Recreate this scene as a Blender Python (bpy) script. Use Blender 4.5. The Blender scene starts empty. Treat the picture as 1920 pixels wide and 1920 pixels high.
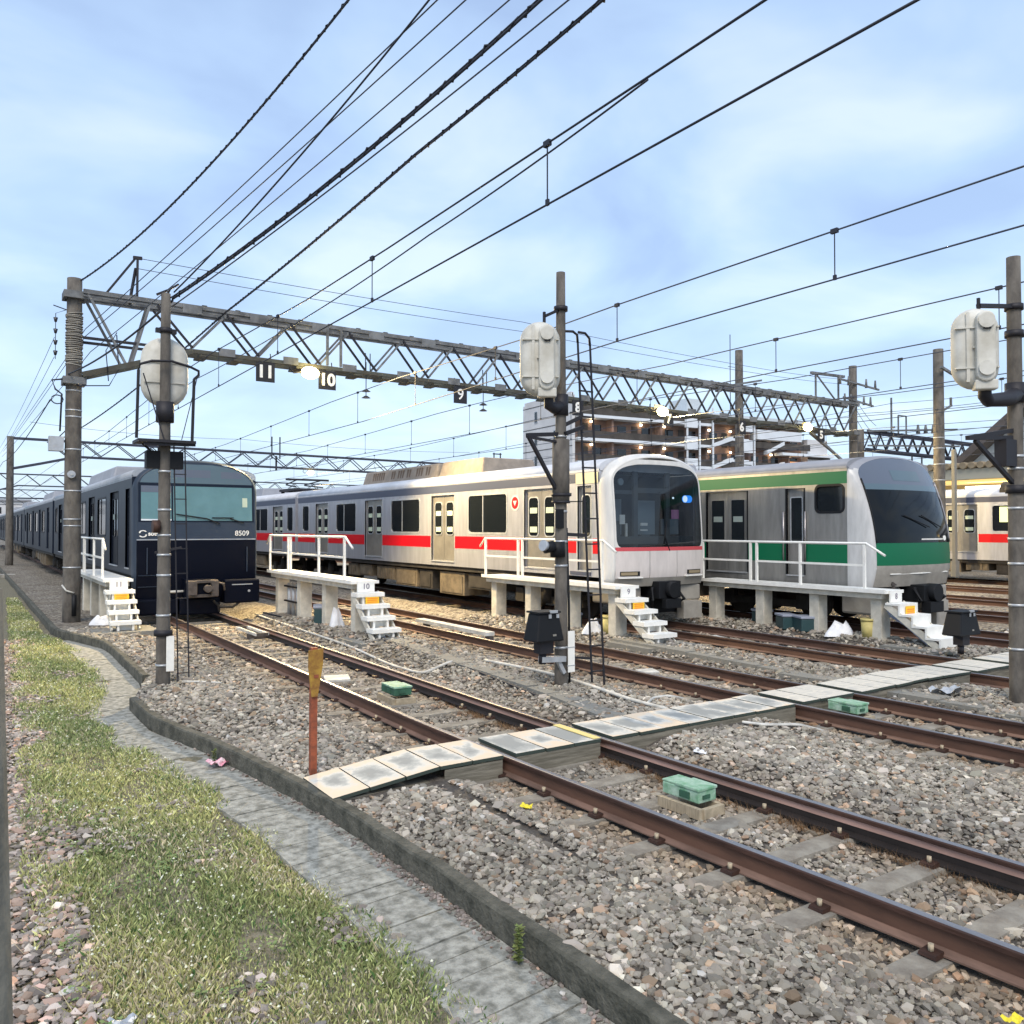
import bpy, bmesh, math, random
import numpy as np
from mathutils import Vector, Matrix
random.seed(7)
RNG = np.random.default_rng(11)
R = math.radians
scene = bpy.context.scene
COL = scene.collection

# ---------------------------------------------------------------- camera, sky, sun, exposure
CAM_H = 2.2
cam_d = bpy.data.cameras.new('camera')
cam = bpy.data.objects.new('camera', cam_d)
COL.objects.link(cam)
cam.location = (0, 0, CAM_H)
cam.rotation_euler = (R(90) + math.atan(30 / 1560), 0, -R(33.43))
cam_d.sensor_fit = 'HORIZONTAL'
cam_d.angle = 2 * math.atan(960 / 1560)
cam_d.clip_start = 0.05
cam_d.clip_end = 3000
scene.camera = cam

world = bpy.data.worlds.new('World')
scene.world = world
world.use_nodes = True
nt = world.node_tree
nt.nodes.clear()
def wn(t, **k):
    n = nt.nodes.new(t)
    for a, v in k.items():
        setattr(n, a, v)
    return n
SUN_EL, SUN_AZ = R(48), R(215)           # azimuth clockwise from +Y
sky = wn('ShaderNodeTexSky', sky_type='NISHITA')
sky.sun_disc = False
sky.sun_elevation = SUN_EL
sky.sun_rotation = SUN_AZ
sky.dust_density = 2.0
bg1 = wn('ShaderNodeBackground')
bg1.inputs['Strength'].default_value = 0.05
nt.links.new(sky.outputs[0], bg1.inputs['Color'])
tc = wn('ShaderNodeTexCoord')
sep = wn('ShaderNodeSeparateXYZ')
nt.links.new(tc.outputs['Generated'], sep.inputs[0])
addz = wn('ShaderNodeMath', operation='ADD'); addz.inputs[1].default_value = 0.22
nt.links.new(sep.outputs['Z'], addz.inputs[0])
mx = wn('ShaderNodeMath', operation='MAXIMUM'); mx.inputs[1].default_value = 0.08
nt.links.new(addz.outputs[0], mx.inputs[0])
dx = wn('ShaderNodeMath', operation='DIVIDE'); dy = wn('ShaderNodeMath', operation='DIVIDE')
nt.links.new(sep.outputs['X'], dx.inputs[0]); nt.links.new(mx.outputs[0], dx.inputs[1])
nt.links.new(sep.outputs['Y'], dy.inputs[0]); nt.links.new(mx.outputs[0], dy.inputs[1])
comb = wn('ShaderNodeCombineXYZ')
nt.links.new(dx.outputs[0], comb.inputs[0]); nt.links.new(dy.outputs[0], comb.inputs[1])
cl = wn('ShaderNodeTexNoise')
cl.inputs['Scale'].default_value = 1.9; cl.inputs['Detail'].default_value = 5.0; cl.inputs['Roughness'].default_value = 0.47
cl.inputs['Distortion'].default_value = 0.35
nt.links.new(comb.outputs[0], cl.inputs['Vector'])
cr = wn('ShaderNodeValToRGB')
els = cr.color_ramp.elements
els[0].position = 0.37; els[0].color = (0.345, 0.465, 0.69, 1)
els[1].position = 0.66; els[1].color = (0.67, 0.775, 0.88, 1)
e = els.new(0.50); e.color = (0.45, 0.60, 0.82, 1)
nt.links.new(cl.outputs['Fac'], cr.inputs[0])
hz = wn('ShaderNodeMapRange'); hz.inputs['From Min'].default_value = 0.0; hz.inputs['From Max'].default_value = 0.30
hz.inputs['To Min'].default_value = 0.55; hz.inputs['To Max'].default_value = 0.0
nt.links.new(sep.outputs['Z'], hz.inputs['Value'])
hm = wn('ShaderNodeMix', data_type='RGBA')
nt.links.new(hz.outputs[0], hm.inputs['Factor'])
nt.links.new(cr.outputs['Color'], hm.inputs[6])
hm.inputs[7].default_value = (0.54, 0.69, 0.90, 1)
bg2 = wn('ShaderNodeBackground'); bg2.inputs['Strength'].default_value = 0.60
nt.links.new(hm.outputs[2], bg2.inputs['Color'])
ads = wn('ShaderNodeAddShader')
nt.links.new(bg1.outputs[0], ads.inputs[0]); nt.links.new(bg2.outputs[0], ads.inputs[1])
wo = wn('ShaderNodeOutputWorld')
nt.links.new(ads.outputs[0], wo.inputs['Surface'])

sun_d = bpy.data.lights.new('sun', 'SUN')
sun_d.energy = 1.5
sun_d.angle = R(24)
sun_d.color = (1.0, 0.91, 0.79)
sun = bpy.data.objects.new('sun', sun_d)
COL.objects.link(sun)
sdir = Vector((math.sin(SUN_AZ) * math.cos(SUN_EL), math.cos(SUN_AZ) * math.cos(SUN_EL), math.sin(SUN_EL)))
sun.rotation_euler = sdir.to_track_quat('Z', 'Y').to_euler()

scene.view_settings.view_transform = 'Standard'
scene.view_settings.look = 'None'
scene.view_settings.exposure = 0.68
scene.view_settings.gamma = 1.0
scene.view_settings.use_curve_mapping = False
scene.cycles.max_bounces = 6
scene.cycles.use_denoising = True

# ---------------------------------------------------------------- helpers
class MB:
    """collects boxes, tubes and sheets; build() links them as one mesh object"""
    def __init__(s):
        s.v = []; s.f = []; s.sm = []
    def add(s, vs, fs, smooth=False):
        o = len(s.v)
        s.v += [tuple(map(float, p)) for p in vs]
        for f in fs:
            s.f.append(tuple(i + o for i in f)); s.sm.append(smooth)
        return s
    def box(s, x0, x1, y0, y1, z0, z1):
        vs = [(x0, y0, z0), (x1, y0, z0), (x1, y1, z0), (x0, y1, z0), (x0, y0, z1), (x1, y0, z1), (x1, y1, z1), (x0, y1, z1)]
        return s.add(vs, [(0, 3, 2, 1), (4, 5, 6, 7), (0, 1, 5, 4), (1, 2, 6, 5), (2, 3, 7, 6), (3, 0, 4, 7)])
    def cbox(s, c, d):
        return s.box(c[0] - d[0] / 2, c[0] + d[0] / 2, c[1] - d[1] / 2, c[1] + d[1] / 2, c[2] - d[2] / 2, c[2] + d[2] / 2)
    def bar(s, a, b, w, h=None, up=(0, 0, 1)):
        a, b = Vector(a), Vector(b); h = w if h is None else h
        d = (b - a).normalized(); u = Vector(up)
        if abs(d.dot(u)) > 0.99: u = Vector((0, 1, 0))
        r = d.cross(u).normalized(); u = r.cross(d).normalized()
        vs = []
        for p in (a, b):
            for i, j in ((-1, -1), (1, -1), (1, 1), (-1, 1)):
                vs.append(p + r * (i * w / 2) + u * (j * h / 2))
        return s.add(vs, [(0, 1, 2, 3), (7, 6, 5, 4), (0, 4, 5, 1), (1, 5, 6, 2), (2, 6, 7, 3), (3, 7, 4, 0)])
    def tube(s, pts, r, n=8, cap=True):
        pts = [Vector(p) for p in pts]; m = len(pts)
        rs = r if isinstance(r, (list, tuple)) else [r] * m
        vs = []; fs = []
        for i, p in enumerate(pts):
            d = (pts[min(i + 1, m - 1)] - pts[max(i - 1, 0)]).normalized()
            u = Vector((0, 0, 1)) if abs(d.z) < 0.95 else Vector((1, 0, 0))
            a = d.cross(u).normalized(); b = a.cross(d).normalized()
            for k in range(n):
                t = 2 * math.pi * k / n
                vs.append(p + (a * math.cos(t) + b * math.sin(t)) * rs[i])
        for i in range(m - 1):
            for k in range(n):
                fs.append((i * n + k, i * n + (k + 1) % n, (i + 1) * n + (k + 1) % n, (i + 1) * n + k))
        s.add(vs, fs, n > 4)
        if cap:
            o = len(s.v) - m * n
            s.f.append(tuple(o + k for k in range(n))[::-1]); s.sm.append(False)
            s.f.append(tuple(o + (m - 1) * n + k for k in range(n))); s.sm.append(False)
        return s
    def cyl(s, c, axis, r, l, n=16):
        c = Vector(c); a = Vector(axis).normalized()
        return s.tube([c - a * l / 2, c + a * l / 2], r, n)
    def prism(s, prof, y0, y1, smooth=False):
        n = len(prof)
        vs = [(x, y0, z) for x, z in prof] + [(x, y1, z) for x, z in prof]
        fs = [(i, (i + 1) % n, n + (i + 1) % n, n + i) for i in range(n)]
        s.add(vs, fs, smooth)
        o = len(s.v) - 2 * n
        s.f.append(tuple(o + i for i in range(n))); s.f.append(tuple(o + n + i for i in range(n))[::-1]); s.sm += [False, False]
        return s
    def grid(s, fn, nu, nv, smooth=True):
        vs = [fn(i / nu, j / nv) for j in range(nv + 1) for i in range(nu + 1)]
        fs = [(j * (nu + 1) + i, j * (nu + 1) + i + 1, (j + 1) * (nu + 1) + i + 1, (j + 1) * (nu + 1) + i) for j in range(nv) for i in range(nu)]
        return s.add(vs, fs, smooth)
    def poly(s, pts):
        return s.add(pts, [tuple(range(len(pts)))])
    def mesh(s, name, mat=None, fix=True):
        me = bpy.data.meshes.new(name)
        me.from_pydata(s.v, [], s.f)
        me.polygons.foreach_set('use_smooth', s.sm)
        if fix:
            bm = bmesh.new(); bm.from_mesh(me)
            bmesh.ops.recalc_face_normals(bm, faces=bm.faces)
            bm.to_mesh(me); bm.free()
        if mat: me.materials.append(mat)
        return me
    def pieces(s):
        p = list(range(len(s.v)))
        def find(a):
            while p[a] != a:
                p[a] = p[p[a]]; a = p[a]
            return a
        for f in s.f:
            r = find(f[0])
            for i in f[1:]: p[find(i)] = r
        out = {}
        for f, sm in zip(s.f, s.sm):
            out.setdefault(find(f[0]), []).append((f, sm))
        res = []
        for fl in out.values():
            b = MB(); mp = {}
            for f, sm in fl:
                for i in f:
                    if i not in mp: mp[i] = len(b.v); b.v.append(s.v[i])
                b.f.append(tuple(mp[i] for i in f)); b.sm.append(sm)
            res.append(b)
        return res
    def each(s, name, mat, parent=None, bevel=0):
        """every loose piece becomes an object of its own"""
        return [b.build(name, mat, parent, bevel=bevel) for b in s.pieces()]
    def build(s, name, mat, parent=None, loc=(0, 0, 0), bevel=0, fix=True):
        o = bpy.data.objects.new(name, s.mesh(name, mat, fix))
        COL.objects.link(o); o.location = loc
        if parent: o.parent = parent
        if bevel:
            m = o.modifiers.new('bevel', 'BEVEL'); m.width = bevel; m.segments = 2; m.limit_method = 'ANGLE'; m.angle_limit = R(40)
        return o

def tag(o, label=None, cat=None, group=None, kind=None):
    if label: o['label'] = label
    if cat: o['category'] = cat
    if group: o['group'] = group
    if kind: o['kind'] = kind
    return o
def thing(name, label, cat, loc=(0, 0, 0), rz=0.0, group=None):
    o = bpy.data.objects.new(name, None); COL.objects.link(o)
    o.location = loc; o.rotation_euler = (0, 0, rz); o.empty_display_size = 0.2
    return tag(o, label, cat, group)
def inst(name, me, parent=None, loc=(0, 0, 0), rz=0.0, scale=None):
    o = bpy.data.objects.new(name, me); COL.objects.link(o)
    o.location = loc; o.rotation_euler = (0, 0, rz)
    if scale: o.scale = scale
    if parent: o.parent = parent
    return o
def copy_tree(src, loc, rz=None, label=None):
    r = src.copy(); COL.objects.link(r); r.location = loc
    if rz is not None: r.rotation_euler = (0, 0, rz)
    if label: r['label'] = label
    for ch in list(src.children):
        c = ch.copy(); COL.objects.link(c); c.parent = r
        for g in list(ch.children):
            d = g.copy(); COL.objects.link(d); d.parent = c
    return r
def text(name, s, size, mat, parent, loc, rot, extrude=0.003, bold=0.0, align='CENTER', sx=1.0):
    cu = bpy.data.curves.new(name, 'FONT')
    cu.body = s; cu.size = size; cu.extrude = extrude; cu.offset = bold * (0.25 if '9' in s else 1)
    cu.align_x = align; cu.align_y = 'CENTER'
    cu.materials.append(mat)
    tmp = bpy.data.objects.new(name, cu); COL.objects.link(tmp)
    me = bpy.data.meshes.new_from_object(tmp.evaluated_get(bpy.context.evaluated_depsgraph_get()))
    bpy.data.objects.remove(tmp); me.name = name
    o = bpy.data.objects.new(name, me); COL.objects.link(o)
    o.location = loc; o.rotation_euler = rot; o.scale = (sx, 1, 1)
    if parent: o.parent = parent
    return o
FACE_CAM = (R(90), 0, 0)           # text that faces -Y
FACE_LEFT = (R(90), 0, R(-90))     # text that faces -X

def mat(name, col, rough=0.6, metal=0.0, var=0.0, vscale=4.0, col2=None, bump=0.0, bscale=30.0, spec=0.5, emit=None, estr=0.0,
        stretch=None, streak=0.0):
    m = bpy.data.materials.new(name); m.use_nodes = True
    t = m.node_tree; b = t.nodes['Principled BSDF']
    b.inputs['Roughness'].default_value = rough; b.inputs['Metallic'].default_value = metal
    b.inputs['Specular IOR Level'].default_value = spec
    b.inputs['Base Color'].default_value = (*col, 1)
    def N(tp): return t.nodes.new(tp)
    if var or bump or col2:
        co = N('ShaderNodeTexCoord'); src = co.outputs['Object']
        if stretch:
            mp = N('ShaderNodeMapping'); mp.inputs['Scale'].default_value = stretch
            t.links.new(src, mp.inputs[0]); src = mp.outputs[0]
    if var or col2:
        n = N('ShaderNodeTexNoise'); n.inputs['Scale'].default_value = vscale; n.inputs['Detail'].default_value = 6; n.inputs['Roughness'].default_value = 0.62
        t.links.new(src, n.inputs['Vector'])
        r = N('ShaderNodeValToRGB')
        c2 = col2 if col2 else tuple(c * (1 - var) for c in col)
        c1 = col if col2 else tuple(min(1, c * (1 + var)) for c in col)
        r.color_ramp.elements[0].position = 0.36; r.color_ramp.elements[1].position = 0.64
        r.color_ramp.elements[0].color = (*c2, 1); r.color_ramp.elements[1].color = (*c1, 1)
        t.links.new(n.outputs['Fac'], r.inputs[0])
        t.links.new(r.outputs[0], b.inputs['Base Color'])
    if bump:
        n2 = N('ShaderNodeTexNoise'); n2.inputs['Scale'].default_value = bscale; n2.inputs['Detail'].default_value = 5
        t.links.new(src, n2.inputs['Vector'])
        bp = N('ShaderNodeBump'); bp.inputs['Strength'].default_value = bump; bp.inputs['Distance'].default_value = 0.02
        t.links.new(n2.outputs['Fac'], bp.inputs['Height'])
        t.links.new(bp.outputs[0], b.inputs['Normal'])
    if emit:
        b.inputs['Emission Color'].default_value = (*emit, 1); b.inputs['Emission Strength'].default_value = estr
    return m
def attr_mat(name, rough=0.9, trans=0.0):
    m = bpy.data.materials.new(name); m.use_nodes = True
    t = m.node_tree; b = t.nodes['Principled BSDF']
    b.inputs['Roughness'].default_value = rough; b.inputs['Specular IOR Level'].default_value = 0.3
    a = t.nodes.new('ShaderNodeAttribute'); a.attribute_name = 'tint'
    t.links.new(a.outputs['Color'], b.inputs['Base Color'])
    return m

M = {}
M['concrete'] = mat('concrete', (0.30, 0.285, 0.25), 0.9, var=0.3, vscale=3, bump=0.4, bscale=40)
M['concrete_pale'] = mat('concrete_pale', (0.56, 0.53, 0.45), 0.85, var=0.15, vscale=5, bump=0.2)
M['pole'] = mat('pole_concrete', (0.155, 0.14, 0.12), 0.9, col2=(0.072, 0.064, 0.056), vscale=5, bump=0.5, bscale=30, stretch=(1, 1, 0.45))
M['kerb'] = mat('kerb_concrete', (0.115, 0.11, 0.088), 0.95, col2=(0.04, 0.041, 0.031), vscale=7, bump=1.0, bscale=35)
M['slab'] = mat('slab_concrete', (0.40, 0.395, 0.35), 0.95, col2=(0.15, 0.15, 0.128), vscale=13, bump=0.6, bscale=85)
M['sleeper'] = mat('sleeper_concrete', (0.27, 0.25, 0.21), 0.95, col2=(0.16, 0.14, 0.115), vscale=6, bump=0.5)
M['rust'] = mat('rusty_rail', (0.052, 0.024, 0.016), 0.65, metal=0.2, var=0.35, vscale=9, bump=0.3, stretch=(1, 0.3, 1))
M['rail_black'] = mat('black_rail_foot', (0.018, 0.013, 0.011), 0.6, var=0.3)
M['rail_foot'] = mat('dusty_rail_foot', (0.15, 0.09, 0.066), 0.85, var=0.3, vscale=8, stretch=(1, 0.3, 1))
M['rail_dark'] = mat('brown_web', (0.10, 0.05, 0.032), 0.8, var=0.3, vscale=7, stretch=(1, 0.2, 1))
M['rail_web'] = mat('pink_web', (0.40, 0.25, 0.205), 0.75, var=0.2, vscale=7, stretch=(1, 0.2, 1))
M['rail_top'] = mat('worn_rail_head', (0.34, 0.32, 0.32), 0.38, metal=0.85, var=0.2, vscale=5, stretch=(1, 0.1, 1))
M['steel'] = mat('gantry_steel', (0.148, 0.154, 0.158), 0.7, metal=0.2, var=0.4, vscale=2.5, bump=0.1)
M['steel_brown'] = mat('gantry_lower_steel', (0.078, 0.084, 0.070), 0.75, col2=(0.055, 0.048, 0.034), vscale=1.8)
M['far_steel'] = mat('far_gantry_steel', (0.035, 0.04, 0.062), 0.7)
M['dark_steel'] = mat('dark_steel', (0.022, 0.021, 0.026), 0.6, metal=0.3)
M['wire'] = mat('wire_black', (0.018, 0.022, 0.035), 0.7)
M['wire_blue'] = mat('wire_grey', (0.05, 0.06, 0.085), 0.7)
M['white'] = mat('white_paint', (0.80, 0.79, 0.74), 0.5, var=0.06, vscale=6)
M['white_pipe'] = mat('white_duct', (0.50, 0.49, 0.45), 0.7, var=0.25, vscale=4)
M['cream'] = mat('cream_plastic', (0.46, 0.44, 0.375), 0.6, col2=(0.62, 0.61, 0.555), vscale=3.5, bump=0.05)
M['black'] = mat('black_box', (0.009, 0.010, 0.012), 0.6, spec=0.25)
M['sign_black'] = mat('sign_black', (0.012, 0.012, 0.016), 0.6)
M['yellow'] = mat('yellow_plate', (0.85, 0.50, 0.02), 0.5)
M['orange_ink'] = mat('orange_ink', (0.80, 0.22, 0.02), 0.5)
M['ink'] = mat('grey_ink', (0.22, 0.2, 0.24), 0.6)
M['postred'] = mat('red_post_paint', (0.34, 0.085, 0.035), 0.75, col2=(0.17, 0.05, 0.025), vscale=14, bump=0.2)
M['postyel'] = mat('worn_yellow_board', (0.42, 0.25, 0.035), 0.75, col2=(0.20, 0.085, 0.02), vscale=9, bump=0.2)
M['green_box'] = mat('green_box_paint', (0.13, 0.30, 0.17), 0.65, col2=(0.36, 0.50, 0.40), vscale=9, bump=0.25)
M['green_dark'] = mat('green_box_dark', (0.03, 0.10, 0.06), 0.7, var=0.3)
M['wood'] = mat('timber_frame', (0.36, 0.30, 0.21), 0.85, var=0.25, vscale=10, stretch=(1, 8, 1))
M['timber'] = mat('timber_side', (0.23, 0.21, 0.165), 0.9, col2=(0.11, 0.10, 0.075), vscale=6, stretch=(0.4, 1, 5), bump=0.3)
M['plank_edge'] = mat('mat_edge', (0.035, 0.05, 0.04), 0.85)
M['ochre'] = mat('yellow_bucket', (0.52, 0.44, 0.16), 0.6, var=0.15)
M['bag'] = mat('white_bag', (0.72, 0.73, 0.75), 0.5, var=0.1, bump=0.5, bscale=12)
M['crate'] = mat('crate_dark', (0.02, 0.055, 0.06), 0.5)
M['crate_lid'] = mat('crate_lid', (0.28, 0.31, 0.38), 0.5)
M['silver'] = mat('stainless_side', (0.42, 0.43, 0.47), 0.40, metal=0.45, var=0.10, vscale=3, stretch=(1, 2.2, 0.35))
M['silver_dark'] = mat('stainless_dark', (0.27, 0.268, 0.258), 0.36, metal=0.5, var=0.2, vscale=2.4, stretch=(1, 1.6, 0.3))
M['door_steel'] = mat('door_steel', (0.31, 0.295, 0.265), 0.35, metal=0.5, var=0.12, vscale=2.5)
M['roof'] = mat('car_roof', (0.54, 0.56, 0.60), 0.55, var=0.1, vscale=2)
M['roof_dark'] = mat('car_roof_dark', (0.27, 0.28, 0.31), 0.6, var=0.12, vscale=2)
M['ac'] = mat('roof_unit', (0.24, 0.205, 0.17), 0.8, var=0.18, vscale=3)
M['ac_dark'] = mat('roof_unit_louvre', (0.12, 0.085, 0.06), 0.8)
M['red'] = mat('red_band', (0.60, 0.004, 0.010), 0.45, spec=0.25)
M['pinkline'] = mat('pink_red_line', (0.55, 0.075, 0.09), 0.4)
M['navyband'] = mat('navy_band', (0.055, 0.065, 0.105), 0.4)
M['mask'] = mat('cab_white_paint', (0.62, 0.605, 0.57), 0.34, var=0.07, vscale=3.5, stretch=(1.6, 1.6, 0.4))
M['mask_pink'] = mat('cab_front_panel', (0.60, 0.55, 0.52), 0.4, var=0.08, vscale=4, stretch=(1.5, 1, 0.4))
M['skirt'] = mat('cab_skirt', (0.30, 0.28, 0.245), 0.55, var=0.12)
M['green'] = mat('green_band', (0.003, 0.125, 0.055), 0.42, spec=0.3)
M['cheek'] = mat('cab_cheek_white', (0.47, 0.47, 0.465), 0.32, var=0.12, vscale=4, stretch=(1.6, 1.6, 0.35))
M['navy'] = mat('navy_body', (0.010, 0.016, 0.030), 0.42, spec=0.14, metal=0.0, var=0.06, vscale=2)
M['navy_grey'] = mat('navy_grey_front', (0.034, 0.048, 0.072), 0.42, spec=0.2, metal=0.0, var=0.05)
M['navy_dark'] = mat('navy_lower_front', (0.003, 0.0045, 0.011), 0.45, spec=0.10)
M['navy_roof'] = mat('navy_car_roof', (0.33, 0.36, 0.40), 0.55, var=0.12)
M['under'] = mat('underframe', (0.030, 0.026, 0.022), 0.85, var=0.4, vscale=3)
M['under_tan'] = mat('underframe_tan', (0.125, 0.10, 0.068), 0.85, var=0.3, vscale=4)
M['coupler'] = mat('coupler_iron', (0.075, 0.062, 0.054), 0.7, var=0.35, vscale=8)
M['glass'] = mat('dark_window', (0.010, 0.013, 0.016), 0.06, spec=0.6)
M['glass_teal'] = mat('teal_windscreen', (0.105, 0.215, 0.235), 0.12, var=0.06, vscale=3, spec=0.5)
M['glass_grey'] = mat('upper_display_glass', (0.085, 0.13, 0.16), 0.15, spec=0.5)
M['glass_black'] = mat('black_front_glass', (0.004, 0.005, 0.006), 0.07, spec=0.22)
M['glass_grad'] = mat('display_glass', (0.10, 0.12, 0.16), 0.2)
M['paper'] = mat('paper_pale', (0.50, 0.58, 0.45), 0.8)
M['paper_grey'] = mat('paper_grey', (0.25, 0.30, 0.28), 0.8)
M['paper_pink'] = mat('paper_pink', (0.55, 0.25, 0.42), 0.8)
M['paper_dark'] = mat('paper_maroon', (0.12, 0.02, 0.05), 0.8)
M['blue_lamp'] = mat('blue_display', (0.02, 0.2, 0.7), 0.5, emit=(0.03, 0.30, 1.0), estr=0.9)
M['white_lamp'] = mat('white_display', (0.8, 0.85, 0.95), 0.5, emit=(0.75, 0.9, 1.0), estr=0.9)
M['lamp_glow'] = mat('lamp_lens', (1, 0.9, 0.6), 0.4, emit=(1.0, 0.80, 0.34), estr=30)
M['lamp_small'] = mat('corridor_lamp', (1, 0.9, 0.7), 0.4, emit=(1.0, 0.80, 0.52), estr=9)
M['tube_light'] = mat('platform_tube', (1, 0.95, 0.8), 0.4, emit=(1.0, 0.85, 0.55), estr=5)
M['lit_yellow'] = mat('glow_soffit', (0.75, 0.60, 0.28), 0.6, emit=(1.0, 0.68, 0.22), estr=0.62)  # canopy underside: lamp light put in as glow, no lamp itself
M['lit_window'] = mat('lit_train_window', (0.7, 0.75, 0.3), 0.5, emit=(0.80, 0.88, 0.36), estr=0.8)
M['headlamp'] = mat('headlamp_lens', (0.30, 0.24, 0.15), 0.15)
M['wall_grey'] = mat('building_tile', (0.58, 0.58, 0.585), 0.85, var=0.08, vscale=0.4)
M['wall_pink'] = mat('corridor_wall', (0.33, 0.20, 0.145), 0.85, col2=(0.16, 0.115, 0.095), vscale=0.35)
M['slab_white'] = mat('corridor_slab', (0.66, 0.70, 0.74), 0.7, var=0.06, vscale=0.5)
M['railing_dark'] = mat('corridor_railing', (0.062, 0.054, 0.047), 0.8, var=0.3, vscale=0.8)
M['door_brown'] = mat('flat_door', (0.17, 0.085, 0.055), 0.6)
M['roof_slate'] = mat('station_roof', (0.115, 0.095, 0.085), 0.8, var=0.2, vscale=1.2)
M['wall_pale'] = mat('station_gable', (0.50, 0.55, 0.58), 0.8, var=0.06)
M['tile_round'] = mat('roof_tile_end', (0.25, 0.20, 0.13), 0.8, var=0.2)
M['beige'] = mat('station_fascia', (0.42, 0.40, 0.32), 0.7)
M['galv'] = mat('galvanised', (0.46, 0.48, 0.50), 0.5, metal=0.5, var=0.15)
M['trough'] = mat('trough_lid', (0.22, 0.212, 0.185), 0.95, col2=(0.19, 0.185, 0.165), vscale=3, bump=0.4)
M['pinklitter'] = mat('pink_litter', (0.62, 0.16, 0.24), 0.6, col2=(0.75, 0.6, 0.62), vscale=18)
M['yellowlitter'] = mat('yellow_litter', (0.72, 0.60, 0.03), 0.6)
M['weed'] = mat('weed_leaf', (0.13, 0.17, 0.045), 0.8, var=0.3, vscale=20)
M['post_grey'] = mat('fence_post', (0.17, 0.16, 0.13), 0.95, col2=(0.10, 0.095, 0.075), vscale=9, bump=0.5)
M['insul'] = mat('insulator', (0.03, 0.028, 0.035), 0.3)
M['tree'] = mat('far_tree', (0.05, 0.065, 0.045), 0.9, var=0.4, vscale=2)

def ballast_mat(name, base, dark):
    m = bpy.data.materials.new(name); m.use_nodes = True
    t = m.node_tree; b = t.nodes['Principled BSDF']; b.inputs['Roughness'].default_value = 0.95
    b.inputs['Specular IOR Level'].default_value = 0.2
    co = t.nodes.new('ShaderNodeTexCoord')
    vo = t.nodes.new('ShaderNodeTexVoronoi'); vo.inputs['Scale'].default_value = 17
    t.links.new(co.outputs['Object'], vo.inputs['Vector'])
    no = t.nodes.new('ShaderNodeTexNoise'); no.inputs['Scale'].default_value = 0.9; no.inputs['Detail'].default_value = 5
    t.links.new(co.outputs['Object'], no.inputs['Vector'])
    ra = t.nodes.new('ShaderNodeValToRGB')
    ra.color_ramp.elements[0].color = (*dark, 1); ra.color_ramp.elements[1].color = (*base, 1)
    ra.color_ramp.elements[0].position = 0.15; ra.color_ramp.elements[1].position = 0.75
    sp = t.nodes.new('ShaderNodeSeparateColor'); t.links.new(vo.outputs['Color'], sp.inputs[0])
    t.links.new(sp.outputs[0], ra.inputs[0])
    mi = t.nodes.new('ShaderNodeMix'); mi.data_type = 'RGBA'; mi.blend_type = 'MULTIPLY'
    mi.inputs['Factor'].default_value = 1.0
    r2 = t.nodes.new('ShaderNodeValToRGB'); r2.color_ramp.elements[0].position = 0.35; r2.color_ramp.elements[1].position = 0.65
    r2.color_ramp.elements[0].color = (0.78, 0.74, 0.68, 1); r2.color_ramp.elements[1].color = (1, 1, 1, 1)
    t.links.new(no.outputs['Fac'], r2.inputs[0])
    t.links.new(ra.outputs[0], mi.inputs[6]); t.links.new(r2.outputs[0], mi.inputs[7])
    t.links.new(mi.outputs[2], b.inputs['Base Color'])
    bp = t.nodes.new('ShaderNodeBump'); bp.inputs['Strength'].default_value = 1.0; bp.inputs['Distance'].default_value = 0.05; bp.invert = True
    t.links.new(vo.outputs['Distance'], bp.inputs['Height']); t.links.new(bp.outputs[0], b.inputs['Normal'])
    return m
M['ballast'] = ballast_mat('ballast_bed', (0.33, 0.305, 0.26), (0.13, 0.115, 0.10))
M['soil'] = mat('soil', (0.23, 0.20, 0.14), 0.95, col2=(0.085, 0.08, 0.045), vscale=26, bump=1.0, bscale=40)
M['stone'] = attr_mat('stone_tint')
M['blade'] = attr_mat('blade_tint', 0.8)

# ---------------------------------------------------------------- layout numbers (metres; +Y runs along the tracks, away from the camera)
RAIL = 0.16
TC = [4.62, 8.62, 12.43, 16.42, 20.6, 24.7, 29.0, 33.4]
def bend(y):                         # the tracks bend slightly to the right near the camera
    return 0.24 * max(0.0, (8.0 - y) / 6.0) ** 1.5
KERB = [(90, 1.7), (19.8, 1.66), (17.2, 2.30), (12.93, 2.22), (11.34, 1.81), (10.02, 1.82), (8.69, 2.13), (6.49, 2.43), (4.71, 2.54), (3.5, 2.55), (2.4, 2.58), (-1, 2.62)]
KY = np.array([k[0] for k in KERB][::-1]); KX = np.array([k[1] for k in KERB][::-1])
def kerb_x(y): return np.interp(y, KY, KX)
PL = [(-1, 1.98), (3.42, 1.98), (4.0, 1.97), (4.8, 1.95), (6.3, 1.90), (8.6, 1.62), (10.0, 1.36), (11.5, 1.36), (13.1, 1.70), (15, 1.72), (17, 1.75), (19.8, 1.5)]
def path_l(y): return np.interp(y, [p[0] for p in PL], [p[1] for p in PL])
def sstep(a, b, x):
    t = np.clip((x - a) / (b - a), 0, 1); return t * t * (3 - 2 * t)
def ground_z(x, y):
    x = np.asarray(x, float); y = np.asarray(y, float)
    d = np.full(np.broadcast(x, y).shape, 99.0)
    for c in TC:
        d = np.minimum(d, np.abs(x - c - 0.24 * np.clip((8 - y) / 6, 0, 9) ** 1.5))
    z = -0.035 + 0.155 * sstep(1.15, 1.75, d) * sstep(7.3, 9.5, y) + 0.125 * sstep(0.78, 1.35, d) * (1 - sstep(7.3, 9.5, y)) * (0.45 + 0.55 * sstep(3.5, 5.5, y))
    z = np.where(x < 3.4, np.where(y < 10, -0.03 + 0.095 * sstep(3.75, 3.1, x) - 0.02 * sstep(2.9, 2.5, x), -0.035 + 0.085 * sstep(3.5, 2.5, x)), z)
    return z

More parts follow.
